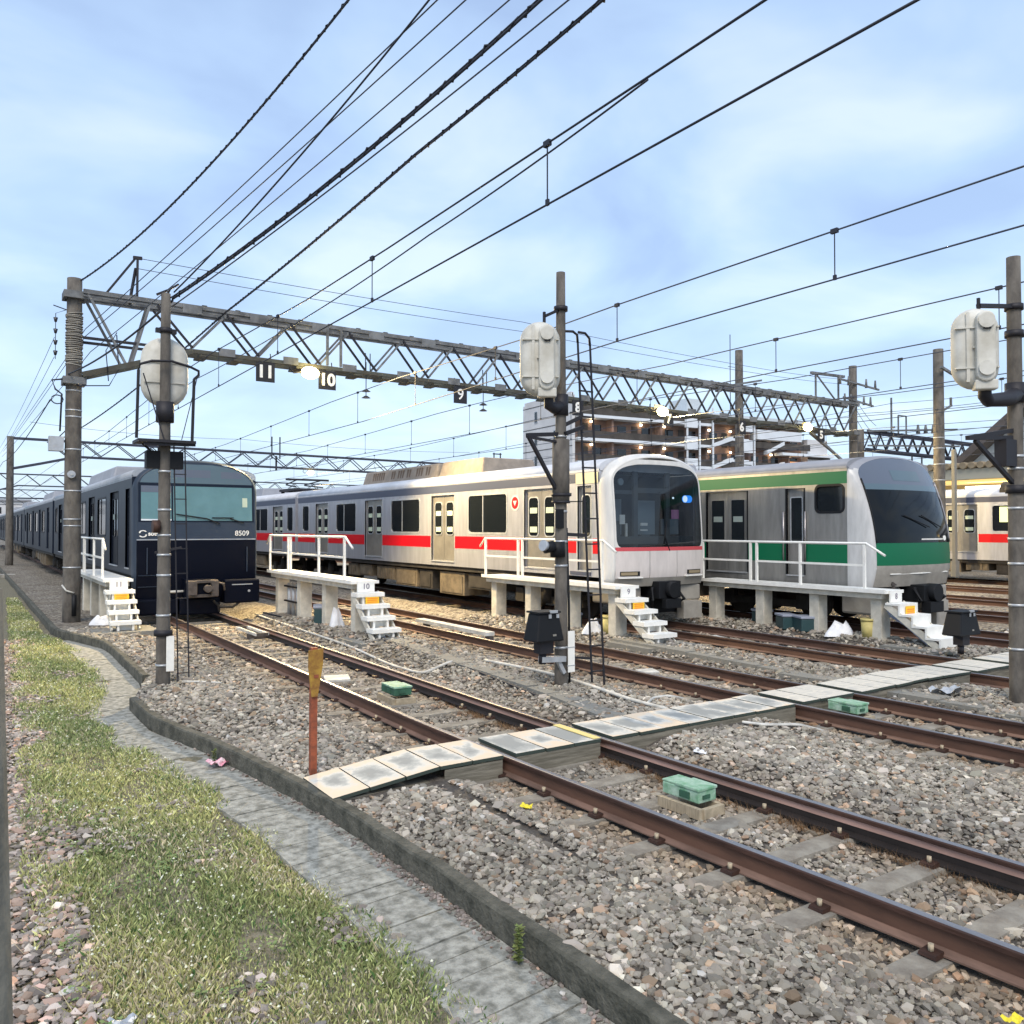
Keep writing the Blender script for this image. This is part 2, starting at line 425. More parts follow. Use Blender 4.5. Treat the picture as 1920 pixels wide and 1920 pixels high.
# ---------------------------------------------------------------- ground
g = MB(); g.box(-700, 900, -300, 1200, -0.9, -0.30)
tag(g.build('ground', M['ballast']), kind='structure')
ys = np.concatenate([np.arange(-2, 24, 0.2), np.arange(24, 100, 2.0)])
def bed_grid(fx, nx, ylist, fz, m, name):
    b = MB(); vs = []; fs = []
    for y in ylist:
        for i in range(nx + 1):
            x = fx(i / nx, y); vs.append((x, y, fz(x, y)))
    for j in range(len(ylist) - 1):
        for i in range(nx):
            a = j * (nx + 1) + i; fs.append((a, a + 1, a + nx + 2, a + nx + 1))
    b.add(vs, fs, True)
    return tag(b.build(name, m, fix=False), kind='structure')
bed = bed_grid(lambda t, y: float(kerb_x(y)) + t * (45 - float(kerb_x(y))), 220, ys, lambda x, y: float(ground_z(x, y)), M['ballast'], 'ballast_bed')
bed.data.materials.append(mat('ballast_fines_shade', (0.115, 0.10, 0.082), 0.95, col2=(0.06, 0.05, 0.042), vscale=14, bump=1.0, bscale=45))  # fines coloured darker so the gaps between stones look shaded
for p_ in bed.data.polygons:
    if math.hypot(p_.center.x, p_.center.y) < 18.5: p_.material_index = 1
bed_grid(lambda t, y: -6 + t * (float(kerb_x(y)) + 6.02), 60, ys,
         lambda x, y: -0.088 + 0.022 * math.sin(x * 5 + y * 2) * math.sin(y * 3.1), M['soil'], 'verge_soil')

# kerb: two lengths of low concrete wall with a gap at the signal pole
def kerb_run(pts):
    b = MB(); pr = [(-0.05, -0.25), (0.05, -0.25), (0.05, 0.072), (0.038, 0.085), (-0.038, 0.085), (-0.05, 0.072)]
    P = []
    for (y0, x0), (y1, x1) in zip(pts, pts[1:]):
        n = max(2, int(abs(y0 - y1) / 0.25))
        for i in range(n): P.append((x0 + (x1 - x0) * i / n, y0 + (y1 - y0) * i / n))
    P.append((pts[-1][1], pts[-1][0]))
    for _ in range(6):
        P = [P[0]] + [((P[i - 1][0] + 2 * P[i][0] + P[i + 1][0]) / 4, (P[i - 1][1] + 2 * P[i][1] + P[i + 1][1]) / 4) for i in range(1, len(P) - 1)] + [P[-1]]
    vs = []; n = len(pr)
    for i, (x, y) in enumerate(P):
        a = P[max(0, i - 1)]; c = P[min(len(P) - 1, i + 1)]
        d = Vector((c[0] - a[0], c[1] - a[1])).normalized(); nrm = Vector((-d.y, d.x))
        w = random.uniform(-0.004, 0.004)
        for u, z in pr: vs.append((x + nrm.x * (u + w), y + nrm.y * (u + w), z + w))
    fs = [(i * n + k, i * n + (k + 1) % n, (i + 1) * n + (k + 1) % n, (i + 1) * n + k) for i in range(len(P) - 1) for k in range(n)]
    b.add(vs, fs); b.f.append(tuple(range(n))); b.f.append(tuple((len(P) - 1) * n + k for k in range(n))); b.sm += [False, False]
    return b
tag(kerb_run([k for k in KERB if k[0] >= 12.9]).build('kerb', M['kerb']), kind='structure')
tag(kerb_run([k for k in KERB if k[0] < 12]).build('kerb', M['kerb']), kind='structure')

# footpath of concrete slabs along the kerb
path = thing('footpath', 'grey path of narrow concrete slabs between the kerb and the grass', 'path')
path['kind'] = 'structure'; del path['category']
y = 1.6
while y < 19.0:
    l = random.choice((0.16, 0.18, 0.2, 0.3, 0.34)) if y < 12 else random.uniform(0.4, 0.6)
    y0, y1 = y + 0.005, y + l - 0.005
    b = MB(); zt = -0.066 + random.uniform(-0.004, 0.004)
    xa0, xb0, xa1, xb1 = float(path_l(y0)), float(kerb_x(y0)) - 0.052, float(path_l(y1)), float(kerb_x(y1)) - 0.052
    s = 0.06
    vs = [(xa0 - 0.06, y0 - s, -0.2), (xb0, y0 + s * 0.2, -0.2), (xb1, y1 + s * 0.2, -0.2), (xa1 - 0.06, y1 - s, -0.2)]
    vs += [(p[0], p[1], zt) for p in vs]
    b.add(vs, [(0, 3, 2, 1), (4, 5, 6, 7), (0, 1, 5, 4), (1, 2, 6, 5), (2, 3, 7, 6), (3, 0, 4, 7)])
    b.build('slab', M['slab'], path)
    y += l

# ---------------------------------------------------------------- tracks
SL = 0.64
sl = MB()
sl.add([(-1.0, -0.105, -0.15), (1.0, -0.105, -0.15), (1.0, 0.105, -0.15), (-1.0, 0.105, -0.15), (-1.0, -0.085, 0.0), (1.0, -0.085, 0.0), (1.0, 0.085, 0.0), (-1.0, 0.085, 0.0)],
       [(0, 3, 2, 1), (4, 5, 6, 7), (0, 1, 5, 4), (1, 2, 6, 5), (2, 3, 7, 6), (3, 0, 4, 7)])
SLEEPER = sl.mesh('sleeper', M['sleeper'])
cb = MB()
cb.add([(-0.04, -0.05, 0.002), (0.04, -0.05, 0.002), (0.04, 0.05, 0.002), (-0.04, 0.05, 0.002), (-0.04, -0.045, 0.03), (0.036, -0.045, 0.022), (0.036, 0.045, 0.022), (-0.04, 0.045, 0.03)],
       [(0, 3, 2, 1), (4, 5, 6, 7), (0, 1, 5, 4), (1, 2, 6, 5), (2, 3, 7, 6), (3, 0, 4, 7)])
BOLTM = MB().tube([(0, 0, 0.027), (0, 0, 0.062)], 0.016, 6).mesh('bolt', M['wood'])
CLIP = cb.mesh('rail_clip', M['rust'])
def rail_sheet(cx, y0, y1, prof, m, parent, name):
    yy = [v for v in np.arange(y0, min(9, y1), 0.4)] + [v for v in np.linspace(9, y1, 5)] if y0 < 9 else list(np.linspace(y0, y1, 4))
    b = MB(); n = len(prof); vs = []
    for v in yy:
        for u, z in prof: vs.append((cx + bend(v) + u, v, z))
    fs = [(i * n + k, i * n + (k + 1) % n, (i + 1) * n + (k + 1) % n, (i + 1) * n + k) for i in range(len(yy) - 1) for k in range(n)]
    b.add(vs, fs); b.f.append(tuple(range(n))); b.f.append(tuple((len(yy) - 1) * n + k for k in range(n))); b.sm += [False, False]
    return b.build(name, m, parent)
FOOT = [(-0.062, 0.004), (0.062, 0.004), (0.062, 0.014), (0.012, 0.030), (-0.012, 0.030), (-0.062, 0.014)]
WEB = [(-0.010, 0.0305), (0.010, 0.0305), (0.010, 0.118), (-0.010, 0.118)]
WEB_LO = [(-0.010, 0.0305), (0.010, 0.0305), (0.010, 0.076), (-0.010, 0.076)]
WEB_HI = [(-0.016, 0.0765), (0.016, 0.0765), (0.014, 0.118), (-0.014, 0.118)]
HEAD = [(-0.012, 0.1185), (0.012, 0.1185), (0.032, 0.127), (0.032, 0.150), (0.027, 0.157), (-0.027, 0.157), (-0.032, 0.150), (-0.032, 0.127)]
TOP = [(-0.024, 0.1575), (0.024, 0.1575), (0.020, 0.160), (-0.020, 0.160)]
TLAB = ['rusty track under the navy train, running nearest the gravel path', 'empty rusty track between the navy train and the red striped train',
        'track under the silver train with the red stripe and white cab', 'track under the green and grey train',
        'first open track beyond the green train', 'second open track beyond the green train', 'third open track beyond the green train', 'far track under the distant red striped train']
for k, c in enumerate(TC):
    t = thing('railway_track', TLAB[k], 'railway track', (0, 0, 0), group='tracks of the yard')
    ya = -1.0 if k < 3 else 1.0
    for sd in (-1, 1):
        cx = c + sd * 0.5655
        pink = sd > 0 and k == 0  # nearest right rail: pink upper web, black lower web and foot
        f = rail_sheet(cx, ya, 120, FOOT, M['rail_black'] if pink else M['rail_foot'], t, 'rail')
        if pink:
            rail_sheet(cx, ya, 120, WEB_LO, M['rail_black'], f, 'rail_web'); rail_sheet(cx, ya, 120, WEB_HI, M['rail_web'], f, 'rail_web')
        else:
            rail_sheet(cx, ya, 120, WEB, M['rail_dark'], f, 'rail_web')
        rail_sheet(cx, ya, 120, HEAD, M['rust'], f, 'rail_head')
        rail_sheet(cx, ya, 120, TOP, M['rail_top'], f, 'running_surface')
    ymax = 24 if k < 3 else 22
    yv = 0.5 + (k % 3) * 0.2
    while yv < ymax:
        inst('sleeper', SLEEPER, t, (c + bend(yv), yv, random.uniform(-0.006, 0.004)), random.uniform(-0.015, 0.015))
        if k < 2 and yv < 15:
            for sd in (-1, 1):
                for q in (-1, 1):
                    if k == 0 and yv < 12 or q < 0:
                        cl_ = inst('rail_clip', CLIP, t, (c + sd * 0.5655 + bend(yv) + q * 0.09, yv, 0), 0 if q > 0 else math.pi)
                        if yv < 9: inst('bolt', BOLTM, cl_)
        yv += SL

# ---------------------------------------------------------------- loose stones of the ballast
def ico():
    bm = bmesh.new(); bmesh.ops.create_icosphere(bm, subdivisions=1, radius=1.0)
    v = np.array([p.co[:] for p in bm.verts]); f = np.array([[q.index for q in p.verts] for p in bm.faces]); bm.free(); return v, f
IV, IF = ico()
WALK = []   # filled below: areas the stones keep clear of (x0,x1,y0,y1)
WALK.append((2.35, 13.6, 6.16, 6.94))
def scatter_points():
    out = []
    # rings by distance from the camera
    for r0, r1, dens in ((2.0, 5.0, 1800), (5.0, 9.0, 1200), (9.0, 14.0, 560), (14.0, 20.0, 250)):
        a0, a1 = R(90 - 33.43 - 50), R(90 - 33.43 + 37)
        area = 0.5 * (a1 - a0) * (r1 * r1 - r0 * r0)
        n = int(area * dens)
        rr = np.sqrt(RNG.uniform(r0 * r0, r1 * r1, n)); aa = RNG.uniform(a0, a1, n)
        x = rr * np.cos(aa); yv = rr * np.sin(aa)
        keep = (x > kerb_x(yv) + 0.03) & (yv > 0.2) & (x < 24)
        for k, c in enumerate(TC[:5]):
            bx = c + 0.24 * np.clip((8 - yv) / 6, 0, 9) ** 1.5
            ph = np.mod(yv - (0.5 + (k % 3) * 0.2) + SL / 2, SL) - SL / 2
            on = (np.abs(x - bx) < 0.97) & (np.abs(ph) < 0.085)
            keep &= ~(on & (RNG.uniform(0, 1, n) < 0.93))
            keep &= ~(np.abs(np.abs(x - bx) - 0.5655) < 0.085)
        for (p, q, s0, s1) in WALK:
            keep &= ~((x > p) & (x < q) & (yv > s0) & (yv < s1))
        out.append(np.stack([x[keep], yv[keep]], 1))
    return np.concatenate(out)
def stone_mesh(P, Z, size, name, cols, flat=0.7):
    n = len(P)
    s = size * RNG.uniform(0.65, 1.35, n)
    q = RNG.normal(size=(n, 4)); q /= np.linalg.norm(q, axis=1)[:, None]
    w, x, y, z = q.T
    Rm = np.stack([1 - 2 * (y * y + z * z), 2 * (x * y - z * w), 2 * (x * z + y * w), 2 * (x * y + z * w), 1 - 2 * (x * x + z * z), 2 * (y * z - x * w),
                   2 * (x * z - y * w), 2 * (y * z + x * w), 1 - 2 * (x * x + y * y)], 1).reshape(n, 3, 3)
    base = IV[None] * (1 + RNG.uniform(-0.42, 0.25, (n, 12, 1)))
    base = base * RNG.uniform(0.5, 1.2, (n, 1, 3))
    V = np.einsum('nij,nkj->nki', Rm, base) * s[:, None, None]
    V[:, :, 2] *= flat
    V[:, :, 0] += P[:, 0][:, None]; V[:, :, 1] += P[:, 1][:, None]; V[:, :, 2] += (Z + s * 0.36)[:, None]
    F = (IF[None] + (np.arange(n) * 12)[:, None, None]).reshape(-1)
    me = bpy.data.meshes.new(name)
    me.vertices.add(n * 12); me.vertices.foreach_set('co', V.reshape(-1).astype(np.float32))
    nf = n * 20
    me.loops.add(nf * 3); me.loops.foreach_set('vertex_index', F.astype(np.int32))
    me.polygons.add(nf); me.polygons.foreach_set('loop_start', (np.arange(nf) * 3).astype(np.int32))
    me.update(calc_edges=True)
    me.polygons.foreach_set('use_smooth', np.zeros(nf, bool))
    at = me.attributes.new('tint', 'FLOAT_COLOR', 'POINT')
    c = np.ones((n, 12, 4), np.float32); c[:, :, :3] = cols[:, None, :]
    at.data.foreach_set('color', c.reshape(-1))
    me.materials.append(M['stone'])
    o = bpy.data.objects.new(name, me); COL.objects.link(o)
    return o
def stone_cols(n, mid=(0.285, 0.258, 0.215), spread=0.31):
    k = np.exp(RNG.normal(0, spread, n))[:, None]
    c = np.array(mid)[None] * k
    c = c * (1 + RNG.normal(0, 0.012, (n, 3)))
    wh = RNG.uniform(0, 1, n) < 0.007
    c[wh] = np.array((0.52, 0.50, 0.46))
    br = RNG.uniform(0, 1, n) < 0.07
    c[br] = c[br] * np.array((1.12, 0.9, 0.76))
    return np.clip(c, 0.03, 0.8)
P = scatter_points()
d = np.hypot(P[:, 0], P[:, 1])
size = np.interp(d, [2, 6, 12, 20], [0.0205, 0.0235, 0.031, 0.044]) * np.exp(RNG.normal(0, 0.22, len(P)))
near_track = np.full(len(P), 9.0)
for c in TC[:4]:
    near_track = np.minimum(near_track, np.abs(P[:, 0] - c - 0.24 * np.clip((8 - P[:, 1]) / 6, 0, 9) ** 1.5))
cols = stone_cols(len(P))
dirt = 0.5 + 0.5 * np.sin(P[:, 0] * 1.9 + 1.3 * np.sin(P[:, 1] * 0.9)) * np.sin(P[:, 1] * 1.35 + P[:, 0] * 0.6)
cols *= (0.78 + 0.30 * dirt)[:, None]
rusty = (np.exp(-((near_track - 0.6) / 0.35) ** 2) * 0.75)[:, None]
cols = cols * (1 - rusty) + cols * np.array((0.86, 0.68, 0.52))[None] * rusty
tag(stone_mesh(P, ground_z(P[:, 0], P[:, 1]), size, 'gravel', cols), 'grey crushed stone ballast lying between and beside the tracks', kind='stuff')
# stones spilled on the verge
n = 27000
yv = 1.8 + 18 * RNG.uniform(0, 1, n) ** 1.9
t = RNG.uniform(0, 1, n)
left = RNG.uniform(0, 1, n) < 0.55
xv = np.where(left, -0.40 + 0.032 * yv + 0.86 * t ** 0.8, 0.3 + (path_l(yv) - 0.2) * t)
clump = np.sin(xv * 5.1 + yv * 2.2) + np.sin(yv * 4.3 - xv * 3.0) + np.sin(yv * 1.7 + 2)
keep = left | (clump > 0.5)
xv, yv = xv[keep], yv[keep]
cs = stone_cols(len(xv), (0.27, 0.235, 0.205), 0.4)
pk = (RNG.uniform(0, 1, len(xv)) < 0.3) & left[keep]
cs[pk] = cs[pk] * np.array((1.35, 1.12, 1.02))
tag(stone_mesh(np.stack([xv, yv], 1), np.full(len(xv), -0.085), np.full(len(xv), 0.024) * RNG.uniform(0.5, 1.4, len(xv)), 'gravel', np.clip(cs, 0, 0.8), 0.55), 'pinkish stones and chippings spilled through the grass verge', kind='stuff')
# crumbs along the foot of the kerb
n = 420
yv = np.concatenate([RNG.normal(4.6, 0.5, n // 2), RNG.uniform(2.4, 9.5, n - n // 2)])
xv = kerb_x(yv) - 0.06 - np.abs(RNG.normal(0, 0.04, n))
tag(stone_mesh(np.stack([xv, yv], 1), np.full(n, -0.066), np.full(n, 0.016), 'gravel', stone_cols(n, (0.2, 0.17, 0.15)), 0.7), 'dark chippings gathered at the foot of the kerb', kind='stuff')

# ---------------------------------------------------------------- grass
def grass(n, name, label):
    yv = 1.6 + 30 * RNG.uniform(0, 1, n) ** 2.2
    pl = np.where(yv < 20, path_l(yv), 1.4)
    xl = 0.10 + 0.035 * yv
    t = RNG.uniform(0, 1, n)
    xv = xl + (pl + 0.10 - xl) * t
    nz = 0.5 + 0.28 * np.sin(xv * 6.3 + yv * 1.9) + 0.24 * np.sin(yv * 3.7 - xv * 4.0) + 0.22 * np.sin(xv * 11 - yv * 5.2 + 1)
    edge = np.clip((xv - xl) / 0.35, 0, 1) * np.clip((pl + 0.10 - xv) / 0.22, 0.0, 1)
    keep = RNG.uniform(0, 1, n) < np.clip(0.10 + nz * 1.05, 0.12, 1) * edge
    # a bald, stony patch as in the photo
    bald = np.exp(-(((xv - 1.25) / 0.35) ** 2 + ((yv - 6.7) / 0.8) ** 2))
    bald2 = np.exp(-(((xv - 1.75) / 0.22) ** 2 + ((yv - 3.9) / 0.5) ** 2))
    keep &= RNG.uniform(0, 1, n) > 0.5 * np.maximum(bald, bald2)
    xv, yv, nz = xv[keep], yv[keep], nz[keep]; m = len(xv)
    z0 = -0.088 + 0.022 * np.sin(xv * 5 + yv * 2) * np.sin(yv * 3.1)
    leaf = RNG.uniform(0, 1, m) < 0.62
    h = np.where(leaf, RNG.uniform(0.008, 0.030, m), RNG.uniform(0.02, 0.055, m)) * (0.7 + 0.5 * nz) * np.interp(yv, [2, 10, 25], [1, 1.2, 1.5])
    w = np.where(leaf, RNG.uniform(0.0025, 0.0055, m), RNG.uniform(0.001, 0.0024, m)) * np.interp(yv, [2, 8, 25], [1, 1.8, 3.8])
    a = RNG.uniform(0, 2 * np.pi, m); ln = np.where(leaf, RNG.uniform(0.5, 1.3, m), RNG.uniform(0.1, 0.9, m)) * h; la = RNG.uniform(0, 2 * np.pi, m)
    V = np.zeros((m, 4, 3))
    ox, oy = np.cos(a) * w, np.sin(a) * w
    V[:, 0] = np.stack([xv - ox, yv - oy, z0 - 0.01], 1); V[:, 1] = np.stack([xv + ox, yv + oy, z0 - 0.01], 1)
    mxp, myp = xv + np.cos(la) * ln * 0.4, yv + np.sin(la) * ln * 0.4
    V[:, 2] = np.stack([mxp + ox * 0.9, myp + oy * 0.9, z0 + h * 0.65], 1)
    V[:, 3] = np.stack([xv + np.cos(la) * ln, yv + np.sin(la) * ln, z0 + h], 1)
    F = (np.array([[0, 1, 2], [0, 2, 3]])[None] + (np.arange(m) * 4)[:, None, None]).reshape(-1)
    me = bpy.data.meshes.new(name)
    me.vertices.add(m * 4); me.vertices.foreach_set('co', V.reshape(-1).astype(np.float32))
    nf = m * 2
    me.loops.add(nf * 3); me.loops.foreach_set('vertex_index', F.astype(np.int32))
    me.polygons.add(nf); me.polygons.foreach_set('loop_start', (np.arange(nf) * 3).astype(np.int32))
    me.update(calc_edges=True)
    patch = 0.5 + 0.5 * np.sin(xv * 3.1 + yv * 1.3 + 0.6 * np.sin(yv * 2.7))
    g1, g2, dry = np.array((0.235, 0.275, 0.115)), np.array((0.45, 0.45, 0.19)), np.array((0.50, 0.44, 0.30))
    c = g1[None] * (1 - patch[:, None]) + g2[None] * patch[:, None]
    dr = RNG.uniform(0, 1, m) < (0.12 + 0.38 * np.clip(np.sin(xv * 4 + yv * 2.4), 0, 1) * np.clip((8.5 - yv) / 3, 0.2, 1))
    c[dr] = dry
    c = c * np.exp(RNG.normal(0, 0.36, m))[:, None]
    dk = RNG.uniform(0, 1, m) < 0.08
    c[dk] = np.array((0.075, 0.15, 0.045))
    fl = RNG.uniform(0, 1, m) < 0.010
    cc = np.ones((m, 4, 4), np.float32); cc[:, :, :3] = np.clip(c, 0, 0.8)[:, None, :]
    at = me.attributes.new('tint', 'FLOAT_COLOR', 'POINT'); at.data.foreach_set('color', cc.reshape(-1))
    me.materials.append(M['blade'])
    o = bpy.data.objects.new(name, me); COL.objects.link(o)
    tag(o, label, kind='stuff')
    return xv, yv, z0 + h
gx, gy, gz_ = grass(760000, 'grass', 'short patchy green and dry grass on the verge beside the path')
sel = RNG.choice(len(gx), 2600, replace=False)
b = MB()
for i in sel:
    r = random.uniform(0.004, 0.009) * (1 + gy[i] * 0.03)
    x0, y0, z0 = gx[i], gy[i], gz_[i] + 0.004
    b.add([(x0 + r, y0, z0), (x0, y0 + r, z0), (x0 - r, y0, z0), (x0, y0 - r, z0), (x0, y0, z0 + r)], [(0, 1, 4), (1, 2, 4), (2, 3, 4), (3, 0, 4)])
M['petal'] = mat('petal', (0.70, 0.70, 0.55), 0.7)
tag(b.build('flower_heads', M['petal'], fix=False), 'tiny pale flower heads sprinkled over the grass', kind='stuff')
n = 2600
ya_ = np.concatenate([RNG.uniform(2.5, 9.5, n // 2), RNG.choice([3.1, 4.0, 5.3, 5.9, 7.6, 8.4], n - n // 2) + RNG.normal(0, 0.16, n - n // 2)])
xa_ = 4.62 + 0.5655 + 0.24 * np.clip((8 - ya_) / 6, 0, 9) ** 1.5 - 0.10 - np.abs(RNG.normal(0, 0.045, n))
b = MB()
for x, y in zip(xa_, ya_):
    a = random.uniform(0, 6.28); h = random.uniform(0.02, 0.075); l = h * random.uniform(0.3, 1.3); w = random.uniform(0.0012, 0.003)
    b.add([(x - w, y, -0.02), (x + w, y, -0.02), (x + math.cos(a) * l, y + math.sin(a) * l, -0.02 + h)], [(0, 1, 2)])
M['dry'] = mat('dry_weed', (0.20, 0.12, 0.06), 0.9, var=0.35, vscale=30)
tag(b.build('dry_weeds', M['dry'], fix=False), 'brown dead weeds along the inside of the right rail of the nearest track', kind='stuff')
b = MB()
for k in range(95):
    y0 = 2.3 + 12 * random.random() ** 1.6; x0 = 0.3 + 0.035 * y0 + random.random() * (float(path_l(y0)) - 0.35 - 0.035 * y0); r = random.uniform(0.03, 0.075)
    for j in range(random.randint(14, 34)):
        a = random.uniform(0, 6.28); rr = r * random.random() ** 0.6; l = random.uniform(0.012, 0.03); h = random.uniform(0.015, 0.06)
        p = Vector((x0 + rr * math.cos(a), y0 + rr * math.sin(a), -0.085 + h)); q = random.uniform(0, 6.28); d_ = Vector((math.cos(q), math.sin(q), random.uniform(-0.3, 0.4))) * l; n_ = Vector((-math.sin(q), math.cos(q), random.uniform(-0.2, 0.2))) * l * 0.42
        b.add([p, p + d_ * 0.5 + n_, p + d_, p + d_ * 0.5 - n_], [(0, 1, 2), (0, 2, 3)])
tag(b.build('weed_clumps', mat('broad_weed', (0.12, 0.20, 0.06), 0.7, col2=(0.22, 0.27, 0.09), vscale=7), fix=False), 'darker broad leaved weeds in clumps through the grass', kind='stuff')
b = MB()
for k in range(420):
    y0 = 2.2 + 9 * random.random() ** 1.5; x0 = 0.1 + 0.035 * y0 + random.random() * (float(path_l(y0)) - 0.1 - 0.035 * y0); a = random.uniform(0, 6.28); h = random.uniform(0.04, 0.13); l = h * random.uniform(0.3, 1.6)
    w = 0.0014
    b.add([(x0 - w, y0, -0.09), (x0 + w, y0, -0.09), (x0 + math.cos(a) * l + w, y0 + math.sin(a) * l, -0.09 + h), (x0 + math.cos(a) * l - w, y0 + math.sin(a) * l, -0.09 + h)], [(0, 1, 2, 3)])
tag(b.build('dead_stalks', mat('dead_stalk', (0.46, 0.38, 0.24), 0.9), fix=False), 'thin straw coloured dead stalks standing in the grass', kind='stuff')
# one weed against the kerb, one tuft by the rubbish
def weed(x, y, z, h, n, label):
    b = MB(); s = MB()
    s.tube([(0, 0, 0), (0.01, 0, h * 0.5), (0.0, 0.01, h)], 0.003, 5)
    for i in range(n):
        t = random.uniform(0.1, 1); a = random.uniform(0, 6.28); l = random.uniform(0.02, 0.045)
        p = Vector((0, 0, h * t)); d = Vector((math.cos(a), math.sin(a), random.uniform(-0.1, 0.7))).normalized()
        sd = d.cross(Vector((0, 0, 1))).normalized() * l * 0.3
        b.add([p, p + d * l * 0.5 + sd, p + d * l, p + d * l * 0.5 - sd], [(0, 1, 2), (0, 2, 3)])
    t = thing('weed', label, 'plant', (x, y, z)); b.build('leaves', M['weed'], t, fix=False); s.build('stem', M['weed'], t)
weed(2.43, 3.62, -0.066, 0.2, 130, 'lone upright weed growing against the kerb near the camera')
weed(2.06, 8.35, -0.066, 0.12, 60, 'small weed beside the pink litter at the kerb')


# leaning weathered post of the near fence at the left edge of the picture
b = MB(); b.tube([(0.03, 0, -0.2), (0.0, 0, 1.0), (-0.035, 0, 2.14)], 0.052, 12)
tag(b.build('fence_post', M['post_grey'], None, (0.016, 0.947, 0)), 'weathered grey post standing close to the camera at the grass edge', 'post')

# ---------------------------------------------------------------- poles and gantries
def pole_mesh(h, r0, r1, bands, mb=None):
    b = MB(); n = 9
    b.tube([(0, 0, -0.3 + (h + 0.3) * i / n) for i in range(n + 1)], [r0 + (r1 - r0) * i / n for i in range(n + 1)], 20)
    return b
def pole_band(z, r, w=0.03):
    b = MB(); b.tube([(0, 0, z - w / 2), (0, 0, z + w / 2)], r, 20); return b
def add_bands(t, zs, r0, r1, h, m):
    for z in zs:
        pole_band(z, r0 + (r1 - r0) * z / h + 0.006).build('pole_band', m, t)

GK = 0.943
def gz2(z): return 2.2 + (z - 2.2) * GK
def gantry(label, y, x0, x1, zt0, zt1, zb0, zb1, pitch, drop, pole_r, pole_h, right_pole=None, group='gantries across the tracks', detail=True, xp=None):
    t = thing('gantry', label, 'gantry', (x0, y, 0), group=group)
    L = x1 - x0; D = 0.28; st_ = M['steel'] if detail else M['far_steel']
    zt = lambda x: zt0 + (zt1 - zt0) * x / L
    zb = lambda x: zb0 + (zb1 - zb0) * x / L
    for sd in (-1, 1):
        yy = sd * D
        b = MB(); b.bar((0.15, yy, zt(0)), (L, yy, zt(L)), 0.09, 0.10)
        if detail: b.bar((0.15, yy, zt(0) - 0.09), (L, yy, zt(L) - 0.09), 0.03, 0.05)
        b.build('top_chord', st_, t)
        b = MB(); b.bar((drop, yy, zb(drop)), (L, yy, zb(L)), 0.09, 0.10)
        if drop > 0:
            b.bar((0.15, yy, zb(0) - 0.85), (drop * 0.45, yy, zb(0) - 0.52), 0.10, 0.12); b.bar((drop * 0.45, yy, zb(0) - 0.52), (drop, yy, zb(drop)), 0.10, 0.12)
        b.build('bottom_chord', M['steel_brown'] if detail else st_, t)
        x = drop * 0.55 if drop > 0 else 0.2; up = False; k = 0
        if drop > 0 and detail:
            MB().bar((0.25, yy, zt(0) - 0.05), (drop * 0.42, yy, zb(0) - 0.55), 0.055).build('diagonal', M['steel'], t)
            MB().bar((drop * 0.42 + 0.1, yy, zb(0) - 0.52), (drop * 0.62, yy, zt(1) - 0.05), 0.055).build('diagonal', M['steel'], t)
            x = drop * 0.68
        while x < L - pitch * 0.5:
            a = (x, yy, zt(x) - 0.08); m_ = (x + pitch * 0.5, yy, zb(x) + 0.07); e_ = (x + pitch, yy, zt(x + pitch) - 0.08)
            if x < drop * 0.9: m_ = (m_[0], yy, m_[2])
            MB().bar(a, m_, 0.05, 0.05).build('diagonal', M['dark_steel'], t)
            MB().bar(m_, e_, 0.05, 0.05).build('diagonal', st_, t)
            x += pitch; k += 1
    if detail:
        b = MB(); x = 1.2
        while x < L:
            b.bar((x, -D, zt(x)), (x, D, zt(x)), 0.05); b.bar((x, -D, zt(x) + 0.08), (x, -D, zt(x) + 0.02), 0.12, 0.05)
            if x > drop:
                b.bar((x, -D, zb(x)), (x, D, zb(x)), 0.05); b.box(x - 0.12, x + 0.12, -D - 0.06, D + 0.06, zb(x) - 0.11, zb(x) - 0.062)
            x += pitch / 2
        b.each('cross_tie', M['steel_brown'], t)
        b = MB(); x = drop
        while x < L - 1:
            b.box(x + pitch * 0.5 - 0.2, x + pitch * 0.5 + 0.2, -D - 0.066, -D - 0.052, zb(x) - 0.05, zb(x) + 0.14)
            b.box(x - 0.25, x + 0.2, -D - 0.066, -D - 0.052, zt(x) - 0.17, zt(x) + 0.03); x += pitch
        b.each('gusset_plate', M['steel'], t)
    pole_mesh(pole_h, pole_r * 1.12, pole_r * 0.93, []).build('pole', M['pole'], t)
    add_bands(t, [v for v in (1.3, 2.25, 2.4, 3.05, 4.0, 4.75, 4.9, 5.35, 5.5) if detail], pole_r * 1.12, pole_r * 0.93, pole_h, M['galv'])
    if right_pole:
        pole_mesh(right_pole, pole_r * 1.1, pole_r * 0.95, []).build('pole', M['pole'], t, (L, 0, 0))
    return t
G1 = 21.5; GX = 2.1
g1 = gantry('steel lattice gantry carrying track number signs, nearest the camera', G1, GX, 31.6, gz2(7.95), gz2(7.76), gz2(6.82), gz2(6.40), 1.62, 2.55, 0.17, 7.95, right_pole=9.1)
